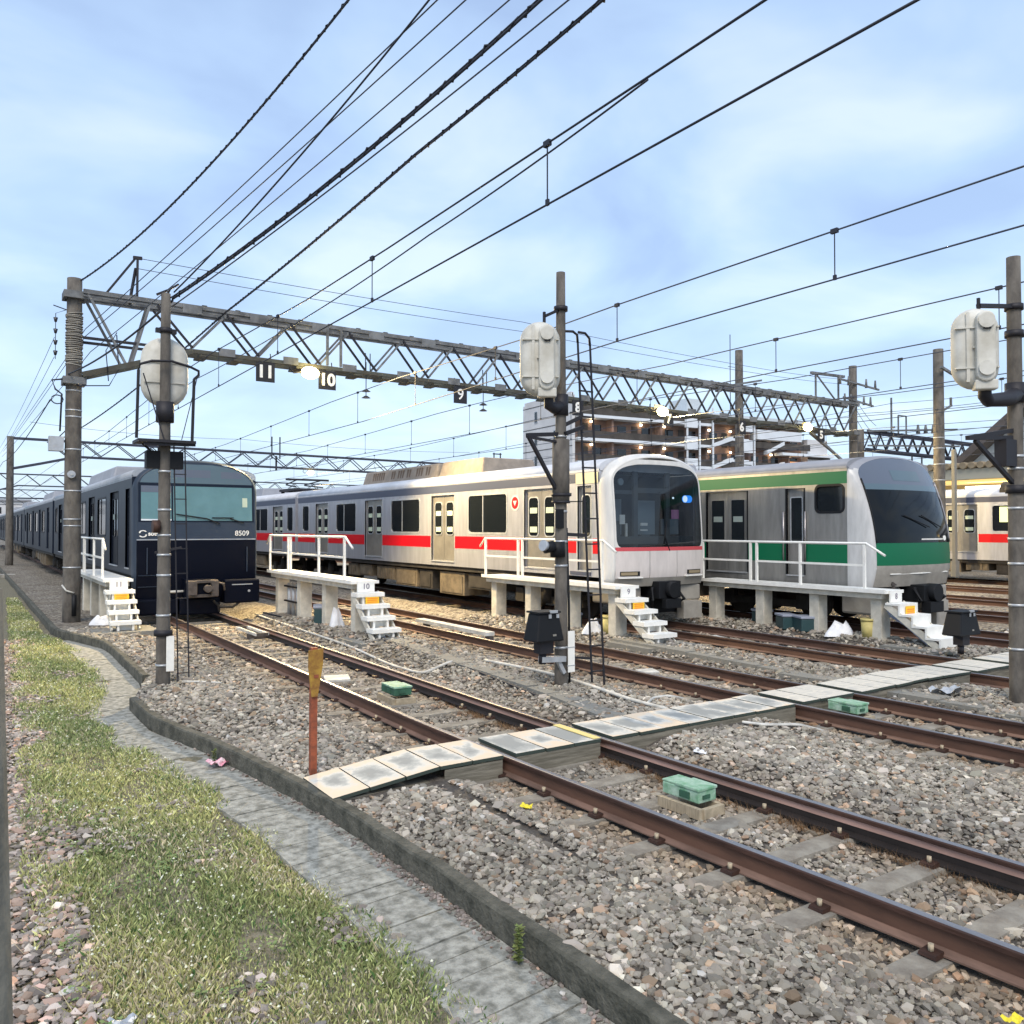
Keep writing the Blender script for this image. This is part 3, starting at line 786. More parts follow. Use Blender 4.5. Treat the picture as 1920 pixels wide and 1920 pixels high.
# coils, clamp ring and drain box on the near gantry pole
b = MB()
for k in range(26):
    z = 5.95 + k * 0.047 + random.uniform(-0.012, 0.012); r = 0.172 + random.uniform(0, 0.012)
    a = random.uniform(-0.03, 0.03)
    b.tube([(r * math.cos(t_), r * math.sin(t_), z + a * math.cos(t_)) for t_ in [i * math.pi / 8 for i in range(17)]], 0.012, 5)
b.build('wound_cable', M['concrete'], g1)
for z in (7.55, 5.58):
    b = MB(); b.box(-0.24, 0.24, -0.26, -0.19, z - 0.09, z + 0.07); b.box(-0.24, 0.24, 0.19, 0.26, z - 0.09, z + 0.07); b.box(-0.24, -0.19, -0.19, 0.19, z - 0.09, z + 0.07); b.box(0.19, 0.24, -0.19, 0.19, z - 0.09, z + 0.07)
    b.build('clamp', M['steel'], g1)
b = MB(); b.tube([(-0.2, -0.1, 5.6), (-0.45, -0.1, 5.55), (-0.38, -0.1, 5.35), (-0.25, -0.1, 5.25), (-0.28, -0.1, 4.4)], 0.022, 6)
b.tube([(0.02 + 0.12 * math.cos(t_) - 0.36, -0.1, 5.12 + 0.1 * math.sin(t_)) for t_ in [i * math.pi / 6 for i in range(13)]], 0.014, 6)
b.tube([(-0.17, 0.16, 5.58), (0.1, -0.25, 5.45), (0.7, -0.3, 5.5), (0.9, -0.3, 5.9), (0.85, -0.3, 6.7)], 0.014, 6)
b.tube([(0.85, -0.34, 6.75), (0.62, -0.34, 6.3), (0.68, -0.34, 5.6)], 0.012, 6)
b.each('loose_cable', M['wire'], g1)
b = MB(); b.box(-0.5, -0.2, -0.14, 0.1, 3.95, 4.28); b.build('junction_box', M['galv'], g1)
b = MB(); b.tube([(-0.05, -0.175, 3.42), (-0.05, -0.24, 3.42)], 0.085, 14); b.cyl((-0.05, -0.24, 3.42), (0, 1, 0), 0.03, 0.06, 10); b.build('round_fitting', M['galv'], g1)
b = MB(); b.tube([(0.03, -0.2, 0.2), (0.03, -0.2, 0.68)], 0.05, 10); b.build('cable_guard', M['black'], g1)
b = MB(); b.tube([(-0.2, -0.05, 0.9), (-0.13, -0.2, 0.78), (0.03, -0.22, 0.72)], 0.02, 8); b.build('drain_hose', M['white_pipe'], g1)
# triangular horn standing on the gantry's left end, carrying two span wires
b = MB(); zt_ = gz2(7.9); zh = gz2(9.06); hx = gz2(0) * 0 + 3.62 * GK - GX
b.bar((hx, -0.1, zt_), (hx + 0.02, 0, zh), 0.05); b.bar((hx - 0.16, -0.1, zt_), (hx - 0.02, 0, zh - 0.25), 0.05); b.bar((hx - 0.75, 0, zt_), (hx - 0.02, 0, zh), 0.05); b.bar((hx - 0.08, 0, zh), (hx + 0.12, 0, zh + 0.01), 0.07)
b.build('horn_frame', M['dark_steel'], g1)
# upright frames inside the truss and on its right end
b = MB()
for x in (8.35 * GK + 0.2 - GX, 8.75 * GK + 0.2 - GX): b.bar((x, -0.33, gz2(6.8)), (x, -0.33, gz2(7.85)), 0.06)
for x0, x1, h in ((29.1, 30.6, 1.15),):
    x0 -= GX; x1 -= GX
    b.bar((x0, 0, gz2(7.7)), (x0, 0, gz2(7.7) + h), 0.06); b.bar((x1, 0, gz2(7.7)), (x1, 0, gz2(7.7) + h), 0.06); b.bar((x0 - 0.3, 0, gz2(7.7) + h), (x1 + 0.4, 0, gz2(7.7) + h + 0.05), 0.1); b.bar((x0, 0, gz2(7.7) + h), (x1, 0, gz2(7.7)), 0.05)
b.each('upright_frame', M['steel'], g1)
# brackets, insulators and stay at the right pole
b = MB(); L1 = 31.6 - GX
for z, w in ((8.3, 1.3), (7.55, 0.95)):
    b.bar((L1 - w, -0.2, z + 0.12), (L1 + w * 1.2, -0.2, z - 0.1), 0.07)
    for s_ in (-0.9, -0.45, 0.5, 1.0): b.tube([(L1 + s_ * w, -0.2, z - 0.1), (L1 + s_ * w, -0.2, z + 0.28)], [0.06, 0.035], 8)
b.bar((L1 - 3.1, -0.2, gz2(6.3)), (L1, -0.2, gz2(4.6)), 0.09); b.bar((L1 - 2.6, 0.2, gz2(6.3)), (L1, 0.2, gz2(5.0)), 0.06)
b.each('line_bracket', M['steel'], g1)
b = MB()
for yy in (-0.28, 0.28): b.bar((0.15, yy, gz2(6.82)), (2.6, yy, gz2(6.80)), 0.05, 0.06)
b.each('stub_bar', M['dark_steel'], g1)
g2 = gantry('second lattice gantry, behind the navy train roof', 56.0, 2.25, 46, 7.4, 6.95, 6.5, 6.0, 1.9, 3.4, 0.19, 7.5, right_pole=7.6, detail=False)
b = MB()
for x, h in ((15.2, 1.2), (15.75, 1.2), (33.0, 1.0), (33.6, 1.0)): b.bar((x, 0, 6.9), (x, 0, 6.9 + h + 0.3), 0.07)
b.bar((32.9, 0, 8.1), (33.7, 0, 8.1), 0.08); b.bar((8.0, 0, 6.2), (8.0, 0, 7.4), 0.1); b.bar((15.5, 0, 6.1), (15.5, 0, 7.1), 0.1)
b.bar((3.0, 0, 7.3), (3.2, 0, 8.45), 0.09); b.bar((2.2, 0, 7.3), (3.15, 0, 8.4), 0.06)
b.each('upright_frame', M['dark_steel'], g2)
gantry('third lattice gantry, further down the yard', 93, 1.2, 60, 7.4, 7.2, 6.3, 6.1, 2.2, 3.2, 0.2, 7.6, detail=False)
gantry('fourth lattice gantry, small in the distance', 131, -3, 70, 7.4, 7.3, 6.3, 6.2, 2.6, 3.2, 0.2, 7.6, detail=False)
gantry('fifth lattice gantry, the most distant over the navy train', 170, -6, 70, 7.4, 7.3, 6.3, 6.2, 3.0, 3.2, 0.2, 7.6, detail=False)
# lower gantry going on from the right pole
g6 = gantry('lower lattice gantry beyond the right pole, ending near the station roof', 24.5, 36.6, 54, 6.95, 6.75, 6.05, 5.85, 0.95, 0.0, 0.17, 7.0, right_pole=7.4, detail=False)
b = MB()
for x in (3.2, 3.9): b.bar((x, 0, 6.9), (x, 0, 7.95), 0.06)
b.bar((3.2, 0, 7.95), (3.9, 0, 7.95), 0.06); b.bar((2.6, 0, 6.9), (2.6, 0, 8.8), 0.07); b.bar((0, -0.4, 6.9), (8, -0.4, 7.5), 0.09); b.bar((0, -0.4, 6.2), (8.2, -0.4, 6.6), 0.08)
for x in (4.3, 5.0, 5.7, 6.4): b.tube([(x, -0.4, 6.75 + x * 0.07), (x, -0.4, 7.2 + x * 0.07)], [0.11, 0.05], 8)
b.bar((4.4, 0, 4.9), (4.4, 0, 5.9), 0.06); b.bar((5.3, 0, 4.9), (5.3, 0, 5.9), 0.06); b.bar((4.4, 0, 4.95), (5.3, 0, 4.95), 0.06)
b.each('line_bracket', M['steel'], g6)

# number signs hanging from the near gantry
SLAB = {'11': 'black number sign reading eleven, under the gantry above the navy train', '10': 'black number sign reading ten, half lost in the glare of a lamp', '9': 'black number sign reading nine, under the gantry beside an insulator', '8': 'black number sign reading eight, behind the ladder of the middle mast', '7': 'black number sign reading seven, under a lamp in front of the flats', '6': 'black number sign reading six, over the stair of the flats', '5': 'black number sign reading five, near the right end of the gantry'}
SG = [('11', 6.8, 6.42), ('10', 8.55, 6.37), ('9', 12.88, 6.34), ('8', 17.5, 6.30), ('7', 21.75, 6.22), ('6', 25.7, 6.18), ('5', 30.7, 6.18)]
for s_, x, z in SG:
    t = thing('track_number_sign', SLAB[s_], 'sign', (x * GK, G1 - 0.36, gz2(z)), group='track number signs on the near gantry')
    w = 0.24 if len(s_) > 1 else 0.22
    MB().box(-w, w, 0, 0.02, -0.25, 0.25).build('sign_plate', M['sign_black'], t)
    b = MB(); b.bar((-0.15, 0.03, 0.25), (-0.15, 0.1, 0.5), 0.02); b.bar((0.15, 0.03, 0.25), (0.15, 0.1, 0.5), 0.02); b.build('hanger', M['dark_steel'], t)
    text('number', s_, 0.44, M['white'], t, (0, -0.006, 0.0), FACE_CAM, 0.002, 0.016)
# insulators under the gantry
def insulator(x, y, ztop, drop, label):
    t = thing('insulator', label, 'insulator', (x, y, ztop), group='insulators hanging under the near gantry')
    b = MB(); b.tube([(0, 0, 0.45), (0, 0, -drop)], 0.012, 6); b.bar((0.12, 0, 0.1), (0.12, 0, 0.7), 0.02); b.bar((-0.02, 0, 0.1), (-0.02, 0, 0.7), 0.02); b.build('rod', M['dark_steel'], t)
    for z in (0.18, 0.36): MB().tube([(0, 0, -drop * 0.35 - z), (0, 0, -drop * 0.35 - z + 0.06)], [0.13, 0.04], 12).build('insulator_disc', M['insul'], t)
insulator(9.89 * GK, G1, gz2(6.62), 0.55, 'two disc insulator under the gantry between signs 10 and 9')
insulator(13.94 * GK, G1, gz2(6.55), 0.55, 'two disc insulator under the gantry right of sign 9')
# yard lamps on the gantry
def yard_lamp(x, y, z, label, power):
    t = thing('yard_lamp', label, 'lamp', (x, y, z), group='lit yard lamps under the gantry')
    b = MB(); b.tube([(-0.42, 0.1, 0.25), (-0.5, 0.06, 0.08), (-0.4, 0.03, -0.02), (-0.2, 0.03, 0.02)], 0.02, 6); b.build('lamp_arm', M['dark_steel'], t)
    b = MB(); b.grid(lambda u, v: (0.21 * math.sin(v * 1.5) * math.cos(u * 6.283), 0.06 + 0.02 * v, 0.03 + 0.16 * math.sin(v * 1.5) * math.sin(u * 6.283) + 0.03), 16, 4)
    b.tube([(-0.22, 0.03, 0.03), (-0.12, 0.05, 0.03)], [0.05, 0.1], 10); b.build('lamp_hood', M['steel_brown'], t)
    b = MB(); b.grid(lambda u, v: (0.24 * math.sin(v * math.pi) * math.cos(u * 6.283), 0.12 * math.cos(v * math.pi) - 0.08, 0.0 + 0.16 * math.sin(v * math.pi) * math.sin(u * 6.283)), 18, 10)
    b.build('lamp_glass_glare', M['lamp_glow'], t)  # glass enlarged so its glow covers the lamp's glare
    ld = bpy.data.lights.new('lamp_light', 'SPOT'); ld.energy = power; ld.color = (1.0, 0.74, 0.36); ld.spot_size = R(150); ld.spot_blend = 0.6; ld.shadow_soft_size = 0.12
    lo = bpy.data.objects.new('lamp_light', ld); COL.objects.link(lo); lo.parent = t; lo.location = (0.0, -0.30, -0.12); lo.rotation_euler = (R(-38), R(-8), 0)
yard_lamp(8.0 * GK, G1 - 0.42, gz2(6.5), 'lit yellow lamp under the gantry beside sign 10', 3800)
yard_lamp(21.3 * GK, G1 - 0.42, gz2(6.45), 'lit yellow lamp under the gantry above sign 7', 3600)
yard_lamp(29.6 * GK, G1 - 0.42, gz2(6.44), 'lit yellow lamp under the gantry left of sign 5', 1500)
yard_lamp(20.0, 55.6, 6.0, 'small lit lamp under the second gantry', 2500)

# ---------------------------------------------------------------- signal masts with white oval backboards
def oval(w, h, cx, cz, n=10, f=1.0):
    r = w / 2; k = h / 2 - r; o = []
    for i in range(n + 1): a = math.pi * i / n; o.append((cx + r * f * math.cos(a), cz + k + r * f * math.sin(a)))
    for i in range(n + 1): a = math.pi + math.pi * i / n; o.append((cx + r * f * math.cos(a), cz - k + r * f * math.sin(a)))
    return o
def backboard(w, h, face=-1):
    b = MB(); vs = []; n = 0
    prof = [(1.0, 0.02), (1.0, 0.0), (0.93, -0.05), (0.80, -0.085), (0.5, -0.10)]
    for f, d in prof:
        o = oval(w * f, h - w * (1 - f), 0, 0); n = len(o)
        vs += [(x, d, z) for x, z in o]
    fs = [(i * n + k, i * n + (k + 1) % n, (i + 1) * n + (k + 1) % n, (i + 1) * n + k) for i in range(len(prof) - 1) for k in range(n)]
    b.add(vs, fs, True); b.f.append(tuple((len(prof) - 1) * n + k for k in range(n))); b.f.append(tuple(range(n))); b.sm += [True, False]
    return b
def ladder(mb, x0, x1, y, z0, z1, step, lean=0.0, r=0.012):
    n = int((z1 - z0) / step)
    f = lambda z: lean * (z1 - z) / (z1 - z0)
    for x in (x0, x1): mb.bar((x + f(z0), y, z0), (x, y, z1), r * 2.2, r * 1.2)
    return [((x0 + f(z0 + (i + 0.6) * step), y, z0 + (i + 0.6) * step), (x1 + f(z0 + (i + 0.6) * step), y, z0 + (i + 0.6) * step)) for i in range(n)]
def signal(label, loc, h, r0, r1, bands):
    t = thing('signal_mast', label, 'signal', loc, group='concrete signal masts')
    pole_mesh(h, r0, r1, []).build('pole', M['pole'], t)
    add_bands(t, bands, r0, r1, h, M['galv'])
    return t
def signal_head(t, x, z, w, h, y=-0.02, rot=0.0):
    bb = backboard(w, h).build('backboard', M['cream'], t, (x, y, z)); bb.rotation_euler = (0, 0, rot)
    b = MB()
    for dz in (-0.25, 0.24): b.box(-w * 0.46, -0.03, -0.125, -0.07, dz * h - 0.008, dz * h + 0.008); b.box(0.2, w * 0.44, -0.125, -0.07, dz * h - 0.008, dz * h + 0.008)
    b.box(-0.05, 0.13, -0.13, -0.08, -0.012, 0.006); b.bar((-0.10, -0.105, -h * 0.42), (-0.10, -0.105, h * 0.43), 0.035, 0.03, up=(0, 1, 0))
    b.each('stiffening_rib', M['cream'], bb)
    b = MB()
    o = oval(0.20, h * 0.86, 0.07, 0.0, 8)
    b.prism([(p[0], p[1]) for p in o], -0.19, -0.08)
    b.build('lamp_housing', M['cream'], bb, bevel=0.02)
    b = MB()
    for dz in (0.30, -0.27): b.cyl((0.07, -0.2, dz * h), (0, 1, 0), 0.085, 0.05, 18)
    b.box(0.05, 0.095, -0.205, -0.19, 0.2 * h, 0.225 * h)
    b.each('housing_cover', M['cream'], bb)
    b = MB(); b.box(0.035, 0.115, -0.215, -0.205, 0.195 * h, 0.215 * h); b.build('latch', M['black'], bb)
    b = MB(); b.box(-0.04, 0.20, -0.16, 0.0, -h * 0.52, -h * 0.40); b.build('head_base', M['cream'], bb, bevel=0.015)
    return bb

# middle mast
mm = signal('tall signal mast with a ladder, standing before the silver train cab', (6.65, 8.89, 0.0), 5.62, 0.093, 0.060, (0.62, 1.7, 2.02, 2.42, 3.02, 3.42))
signal_head(mm, -0.36, 4.41, 0.53, 0.99, -0.03, R(-30))
b = MB(); b.tube([(0, 0, 2.96 - 0.42), (0, 0, 2.96 + 0.42)], 0.115, 20); b.build('pole_sleeve', M['pole'], mm, (0, 0, -0.0))
b = MB(); b.bar((0, 0, 5.13), (-0.3, -0.04, 4.98), 0.05, 0.035); b.bar((-0.3, -0.04, 4.9), (-0.3, -0.04, 5.04), 0.03); b.tube([(0, 0, 5.1), (0, 0, 5.16)], 0.095, 16)
b.tube([(0, 0, 3.7), (0, 0, 3.98)], 0.10, 16); b.tube([(0, 0, 3.84), (-0.14, -0.04, 3.78), (-0.25, -0.08, 3.80), (-0.27, -0.09, 3.96)], [0.10, 0.075, 0.07, 0.065], 12)
b.each('head_bracket', M['dark_steel'], mm)
b = MB()
rungs = ladder(b, 0.24, 0.45, -0.06, 0.05, 4.72, 0.345, lean=0.24)
b.tube([(0.24, -0.06, 4.7), (0.23, -0.06, 4.8), (0.17, -0.05, 4.84), (0.0, -0.02, 4.83)], 0.018, 7); b.tube([(0.45, -0.06, 4.68), (0.44, -0.06, 4.78), (0.37, -0.06, 4.84), (0.25, -0.06, 4.84)], 0.018, 7)
b.bar((0, 0, 2.12), (0.38, -0.06, 2.10), 0.03, 0.045); b.bar((0, 0, 0.49), (0.45, -0.06, 0.44), 0.03, 0.03); b.bar((0, 0, 3.55), (0.3, -0.06, 3.7), 0.05, 0.05); b.bar((0.0, -0.1, 3.45), (0.31, -0.08, 3.56), 0.06, 0.05)
b.build('ladder', M['dark_steel'], mm)
rb = MB(); rb.bar((-0.12, 0, 0), (0.12, 0, 0), 0.02, 0.02); RUNG = rb.mesh('rung', M['dark_steel'])
for p, q in rungs: inst('rung', RUNG, mm, ((p[0] + q[0]) / 2, p[1], p[2]))
b = MB(); b.bar((-0.05, 0, 3.45), (-0.58, -0.05, 3.40), 0.06, 0.05); b.bar((-0.05, -0.02, 3.34), (-0.58, -0.05, 3.38), 0.05, 0.03); b.bar((-0.57, -0.05, 3.40), (-0.10, -0.02, 2.72), 0.045, 0.04)
b.tube([(0, 0, 2.62), (0, 0, 2.66)], 0.13, 16); b.tube([(0, 0, 2.53), (0, 0, 2.56)], 0.125, 16); b.bar((-0.12, 0, 2.64), (0.16, 0, 2.65), 0.05, 0.04); b.bar((-0.1, 0, 2.545), (0.38, -0.06, 2.56), 0.015, 0.015)
b.each('side_bracket', M['dark_steel'], mm)
b = MB(); b.tube([(-0.09, -0.05, 1.82), (-0.10, -0.05, 2.02)], 0.10, 14); b.cyl((-0.24, -0.06, 1.95), (1, -0.2, 0.15), 0.075, 0.14, 14); b.bar((-0.06, -0.05, 2.2), (-0.06, -0.05, 2.45), 0.09, 0.07); b.build('loudspeaker', M['black'], mm)
b = MB(); b.tube([(-0.30, -0.075, 1.965), (-0.36, -0.085, 1.975)], [0.06, 0.075], 14); b.build('loudspeaker_rim', M['galv'], mm)
b = MB(); b.tube([(0.11, -0.04, 0.05), (0.10, -0.04, 1.2), (0.07, -0.03, 2.2)], 0.016, 6); b.build('conduit', M['black'], mm)
b = MB(); b.box(0.02, 0.13, -0.128, -0.12, 0.30, 0.84); b.build('number_plate', M['white'], mm)
b = MB()
for z in (0.62, 0.38): b.box(0.0, 0.135, -0.131, -0.1285, z, z + 0.012)
b.each('plate_strap', M['galv'], mm)
# black hooded dwarf signal on an arm of the middle mast
def dwarf(label, loc, arm, w=0.40):
    t = thing('dwarf_signal', label, 'signal', loc, group='black hooded dwarf signals')
    b = MB()
    vs = [(-w * .55, -0.16, 0), (w * .55, -0.16, 0), (w * .55, 0.16, 0), (-w * .55, 0.16, 0), (-w * .40, -0.12, 0.36), (w * .40, -0.12, 0.36), (w * .40, 0.12, 0.36), (-w * .40, 0.12, 0.36)]
    b.add(vs, [(0, 3, 2, 1), (4, 5, 6, 7), (0, 1, 5, 4), (1, 2, 6, 5), (2, 3, 7, 6), (3, 0, 4, 7)]); b.build('signal_case', M['black'], t, bevel=0.02)
    b = MB(); b.box(-w * .44, w * .44, -0.14, 0.14, 0.362, 0.385); b.build('lid', M['black'], t)
    b = MB(); b.box(0.0, 0.12, -0.15, -0.125, 0.365, 0.40); b.box(-0.02, 0.02, -0.15, -0.138, 0.30, 0.35); b.box(0.10, 0.14, -0.15, -0.138, 0.30, 0.35); b.each('latch', M['galv'], t)
    b = MB(); b.box(0.04, 0.09, -0.158, -0.15, 0.07, 0.095); b.build('label_plate', M['trough'], t)
    b = MB(); b.box(-0.10, 0.10, -0.08, 0.08, -0.16, -0.002); b.tube([(-0.02, 0, -0.3), (-0.02, 0, -0.16)], 0.05, 8); b.build('pedestal', M['dark_steel'], t)
    if arm:
        b = MB(); b.bar((-0.05, 0, -0.24), (arm, 0, -0.26), 0.10, 0.07); b.bar((arm * 0.7, 0, -0.28), (arm, 0, -0.45), 0.05, 0.05); b.build('support_arm', M['galv'], t)
    return t
dwarf('black hooded dwarf signal on an arm of the middle mast', (6.30, 8.80, 0.74), 0.33)

# right mast
rm = signal('tall signal mast at the right edge with a white oval signal head on its left', (10.66, 5.05, 0.02), 5.48, 0.098, 0.078, (0.72, 1.25, 1.75, 2.05, 2.42, 2.9, 3.05))
signal_head(rm, -0.95, 4.24, 0.50, 0.94, -0.02, R(-48))
b = MB(); b.bar((0, 0, 4.88), (-0.88, -0.03, 4.75), 0.055, 0.045); b.bar((-0.88, -0.03, 4.70), (-0.88, -0.03, 4.84), 0.03); b.tube([(0, 0, 4.83), (0, 0, 4.9)], 0.105, 18)
b.tube([(0, 0, 3.70), (0, 0, 3.94)], 0.11, 18); b.tube([(0.0, 0, 3.80), (-0.25, -0.03, 3.72), (-0.75, -0.06, 3.66), (-0.86, -0.08, 3.70), (-0.88, -0.09, 3.84)], [0.11, 0.09, 0.075, 0.075, 0.07], 12)
b.tube([(0, 0, 4.5), (0, 0, 4.58)], 0.105, 18); b.bar((0, 0, 4.55), (0.6, 0, 4.58), 0.04)
b.each('head_bracket', M['dark_steel'], rm)
b = MB(); b.bar((0, 0.0, 3.37), (-1.0, 0.05, 3.22), 0.05, 0.05); b.bar((-0.1, 0, 3.27), (-1.0, 0.05, 3.22), 0.05, 0.05); b.bar((-0.85, 0.04, 3.2), (-0.06, 0, 2.72), 0.045, 0.045); b.box(-0.34, -0.09, -0.06, 0.08, 2.92, 3.24)
b.tube([(0, 0, 2.60), (0, 0, 2.70)], 0.115, 18); b.bar((0, 0, 2.02), (0.4, 0, 2.04), 0.05, 0.05); b.bar((0, 0, 0.46), (0.4, 0, 0.46), 0.05, 0.05)
b.each('side_bracket', M['dark_steel'], rm)
b = MB(); b.box(0.14, 0.20, -0.1, 0.1, 0.2, 0.62); b.build('number_plate', M['white'], rm)
dwarf('black hooded dwarf signal on a pedestal left of the right mast', (13.3, 7.15, 0.50), 0, 0.55)

# left mast, with a platform, a hoop and a ladder
lm = signal('signal mast in front of the navy train with a platform, hoop and white oval board', (2.32, 12.23, 0.0), 5.45, 0.097, 0.062, (0.32, 1.0, 1.55, 1.83, 2.1, 2.45, 2.98))
bb = backboard(0.62, 0.98).build('backboard', M['cream'], lm, (0.02, 0.16, 4.38)); bb.rotation_euler = (0, 0, R(-8))
b = MB()
for dz in (0.12, -0.16): b.box(-0.27, 0.27, -0.118, -0.09, dz - 0.006, dz + 0.006)
b.each('stiffening_rib', M['cream'], bb)
b = MB(); b.tube([(0.0, 0, 5.4), (0.05, -0.02, 5.52), (0.16, -0.03, 5.6)], 0.016, 6); b.bar((-0.12, 0, 5.42), (0.02, 0, 5.5), 0.03); b.tube([(0, 0, 4.9), (0, 0, 4.97)], 0.085, 14); b.bar((-0.13, 0, 4.93), (0.14, 0, 4.93), 0.07, 0.06)
b.tube([(0, 0, 3.66), (0, 0, 3.94)], 0.12, 16); b.bar((-0.02, 0, 3.78), (0.0, 0.15, 3.85), 0.1)
b.each('bracket', M['dark_steel'], lm)
b = MB(); hp = [(-0.36, -0.1, 4.33), (-0.34, -0.1, 4.42), (-0.2, -0.15, 4.47), (0.05, -0.16, 4.49), (0.3, -0.14, 4.44), (0.42, -0.1, 4.40), (0.42, -0.1, 4.33)]
b.tube(hp, 0.018, 7); b.bar((-0.36, -0.1, 4.34), (-0.37, -0.05, 3.42), 0.035, 0.035); b.bar((0.36, -0.1, 4.28), (0.35, -0.05, 3.42), 0.035, 0.035); b.bar((0.42, -0.1, 4.34), (0.36, -0.1, 4.28), 0.035)
b.bar((-0.3, -0.1, 4.3), (-0.03, -0.1, 3.42), 0.014); b.bar((0.40, -0.1, 4.3), (0.2, -0.1, 3.42), 0.01)
b.build('guard_hoop', M['dark_steel'], lm)
b = MB(); b.box(-0.38, 0.36, -0.25, 0.22, 3.36, 3.40); b.bar((-0.3, -0.2, 3.33), (0.36, -0.2, 3.35), 0.04); b.bar((0, 0, 3.1), (-0.28, 0.05, 3.36), 0.03); b.build('platform', M['dark_steel'], lm)
b = MB(); b.box(-0.24, -0.06, -0.04, 0.12, 3.02, 3.26); b.box(0.06, 0.24, -0.04, 0.12, 3.02, 3.26); b.each('equipment_box', M['black'], lm)
b = MB(); rungs = ladder(b, 0.115, 0.26, -0.02, -0.02, 3.36, 0.345, lean=0.08, r=0.008); b.build('ladder', M['dark_steel'], lm)
rb = MB(); rb.bar((-0.085, 0, 0), (0.085, 0, 0), 0.014, 0.014); RUNG2 = rb.mesh('rung', M['dark_steel'])
for p, q in rungs: inst('rung', RUNG2, lm, ((p[0] + q[0]) / 2, p[1], p[2]))
b = MB(); b.cyl((-0.11, -0.03, 2.22), (1, 0, 0), 0.09, 0.09, 14); b.build('round_fitting', M['rust'], lm)
b = MB(); b.tube([(0, 0, 0.72), (0, 0, 0.80)], 0.125, 16); b.bar((-0.12, 0, 1.86), (0.22, -0.05, 1.93), 0.03, 0.03); b.build('cable_clamp', M['dark_steel'], lm)
b = MB(); b.box(0.02, 0.12, -0.112, -0.104, 0.24, 0.72); b.build('number_plate', M['white'], lm)

# plain poles at the right
def plain_pole(label, loc, h, r0, r1, bands=(), extra=None):
    t = thing('pole', label, 'pole', loc, group='bare concrete poles at the right')
    pole_mesh(h, r0, r1, []).build('shaft', M['pole'], t); add_bands(t, bands, r0, r1, h, M['galv'])
    if extra: extra(t)
def exA(t):
    b = MB(); b.bar((-0.35, -0.3, 8.2), (2.2, -0.3, 7.6), 0.09); b.bar((-0.1, 0, 6.5), (0.9, 0, 6.9), 0.07); b.bar((0.85, 0, 6.9), (0.85, 0, 7.2), 0.07); b.build('cross_arm', M['steel'], t)
plain_pole('tall bare concrete pole behind the nose of the green train', (30.7, 17.27, 0.0), 8.95, 0.22, 0.18, (1.4, 2.2, 4.0, 4.6, 5.2, 5.6), exA)
def exB(t):
    b = MB(); b.bar((-2.0, -0.3, 9.4), (1.4, -0.3, 10.1), 0.1)
    for x in (-1.9, 1.2, 2.0): b.tube([(x, -0.3, 9.2), (x, -0.3, 9.7)], [0.18, 0.06], 8)
    b.build('cross_arm', M['steel'], t)
    b = MB()
    for k in range(8): b.bar((-0.45, -0.4, 2 + k * 0.5), (0.45, -0.4, 2 + k * 0.5), 0.05)
    b.each('climbing_step', M['steel'], t)
plain_pole('dark concrete pole with crossarm behind sign 6', (34.2, 30, 0), 11.6, 0.26, 0.2, (6, 7), exB)
# galvanised duct beside the bare pole
b = MB(); b.box(-0.08, 0.08, -0.06, 0.06, 0.95, 5.2); b.box(-0.13, 0.13, -0.10, 0.10, 0.35, 0.95)
tag(b.build('cable_duct', M['trough'], None, (31.6, 17.2, 0)), 'tall pale grey cable duct right of the bare pole', 'duct')

# ---------------------------------------------------------------- overhead lines
def sagged(pts, sag, n=14):
    out = []
    for i, (a, b) in enumerate(zip(pts, pts[1:])):
        a, b = Vector(a), Vector(b); s = sag[i] if isinstance(sag, (list, tuple)) else sag
        for k in range(n):
            t = k / n; p = a.lerp(b, t); p.z -= 4 * s * t * (1 - t); out.append(p)
    out.append(Vector(pts[-1])); return out
def wire(name, label, pts, r, m, sag=0.0, cat='wire', group=None, n=14):
    b = MB(); b.tube(sagged(pts, sag, n), r, 6)
    return tag(b.build(name, m), label, cat, group)
def bundled(label, pts, r, sag, loop=0.20):
    t = thing('bundled_cable', label, 'cable', (0, 0, 0), group='bundled black cables on the left')
    P_ = sagged(pts, sag, 30); b = MB(); b.tube(P_, r * 0.6, 7)
    b.tube([p + Vector((0, 0, r * 1.3)) for p in P_], r * 0.35, 6)
    b.build('cable_core', M['wire'], t)
    b = MB(); L = 0; q = []
    for a, c in zip(P_, P_[1:]):
        d = (c - a); l = d.length; d.normalize(); u = d.cross(Vector((0, 0, 1))).normalized(); w = u.cross(d)
        k = max(2, int(l / 0.06))
        for i in range(k):
            ph = (L + l * i / k) / loop * 2 * math.pi; rr = r * 1.05 * (1.0 + 0.22 * math.sin(ph * 0.37))
            q.append(a.lerp(c, i / k) + u * math.cos(ph) * rr + w * (math.sin(ph) * rr + r * 0.5))
        L += l
    b.tube(q, r * 0.42, 5); b.build('binding', M['wire'], t)
bundled('bundled black cable climbing from the top of the near gantry pole', [(2.22, 21.4, 7.9), (3.84, 9.4, 8.6), (4.75, 2.5, 9.1)], 0.019, [0.35, 0.02], 0.2)
bundled('thickest bundled cable, running from the left mast up over the yard', [(2.40, 12.2, 5.38), (4.79, 6.72, 7.5), (6.6, 2.6, 9.1)], 0.027, [0.14, 0.0], 0.2)
bundled('lowest bundled cable, passing in front of the near gantry', [(4.85, 55.7, 7.5), (5.35, 20.8, 7.5), (5.32, 10.53, 7.5), (5.31, 6.39, 7.5), (5.3, 2.4, 7.55)], 0.024, [0.3, 0.05, 0.02, 0.0], 0.2)
wire('feeder_cable', 'black cable from the left mast to the near gantry pole', [(2.40, 12.2, 5.36), (1.98, 21.4, 5.72)], 0.017, M['wire'], 0.12, 'cable')
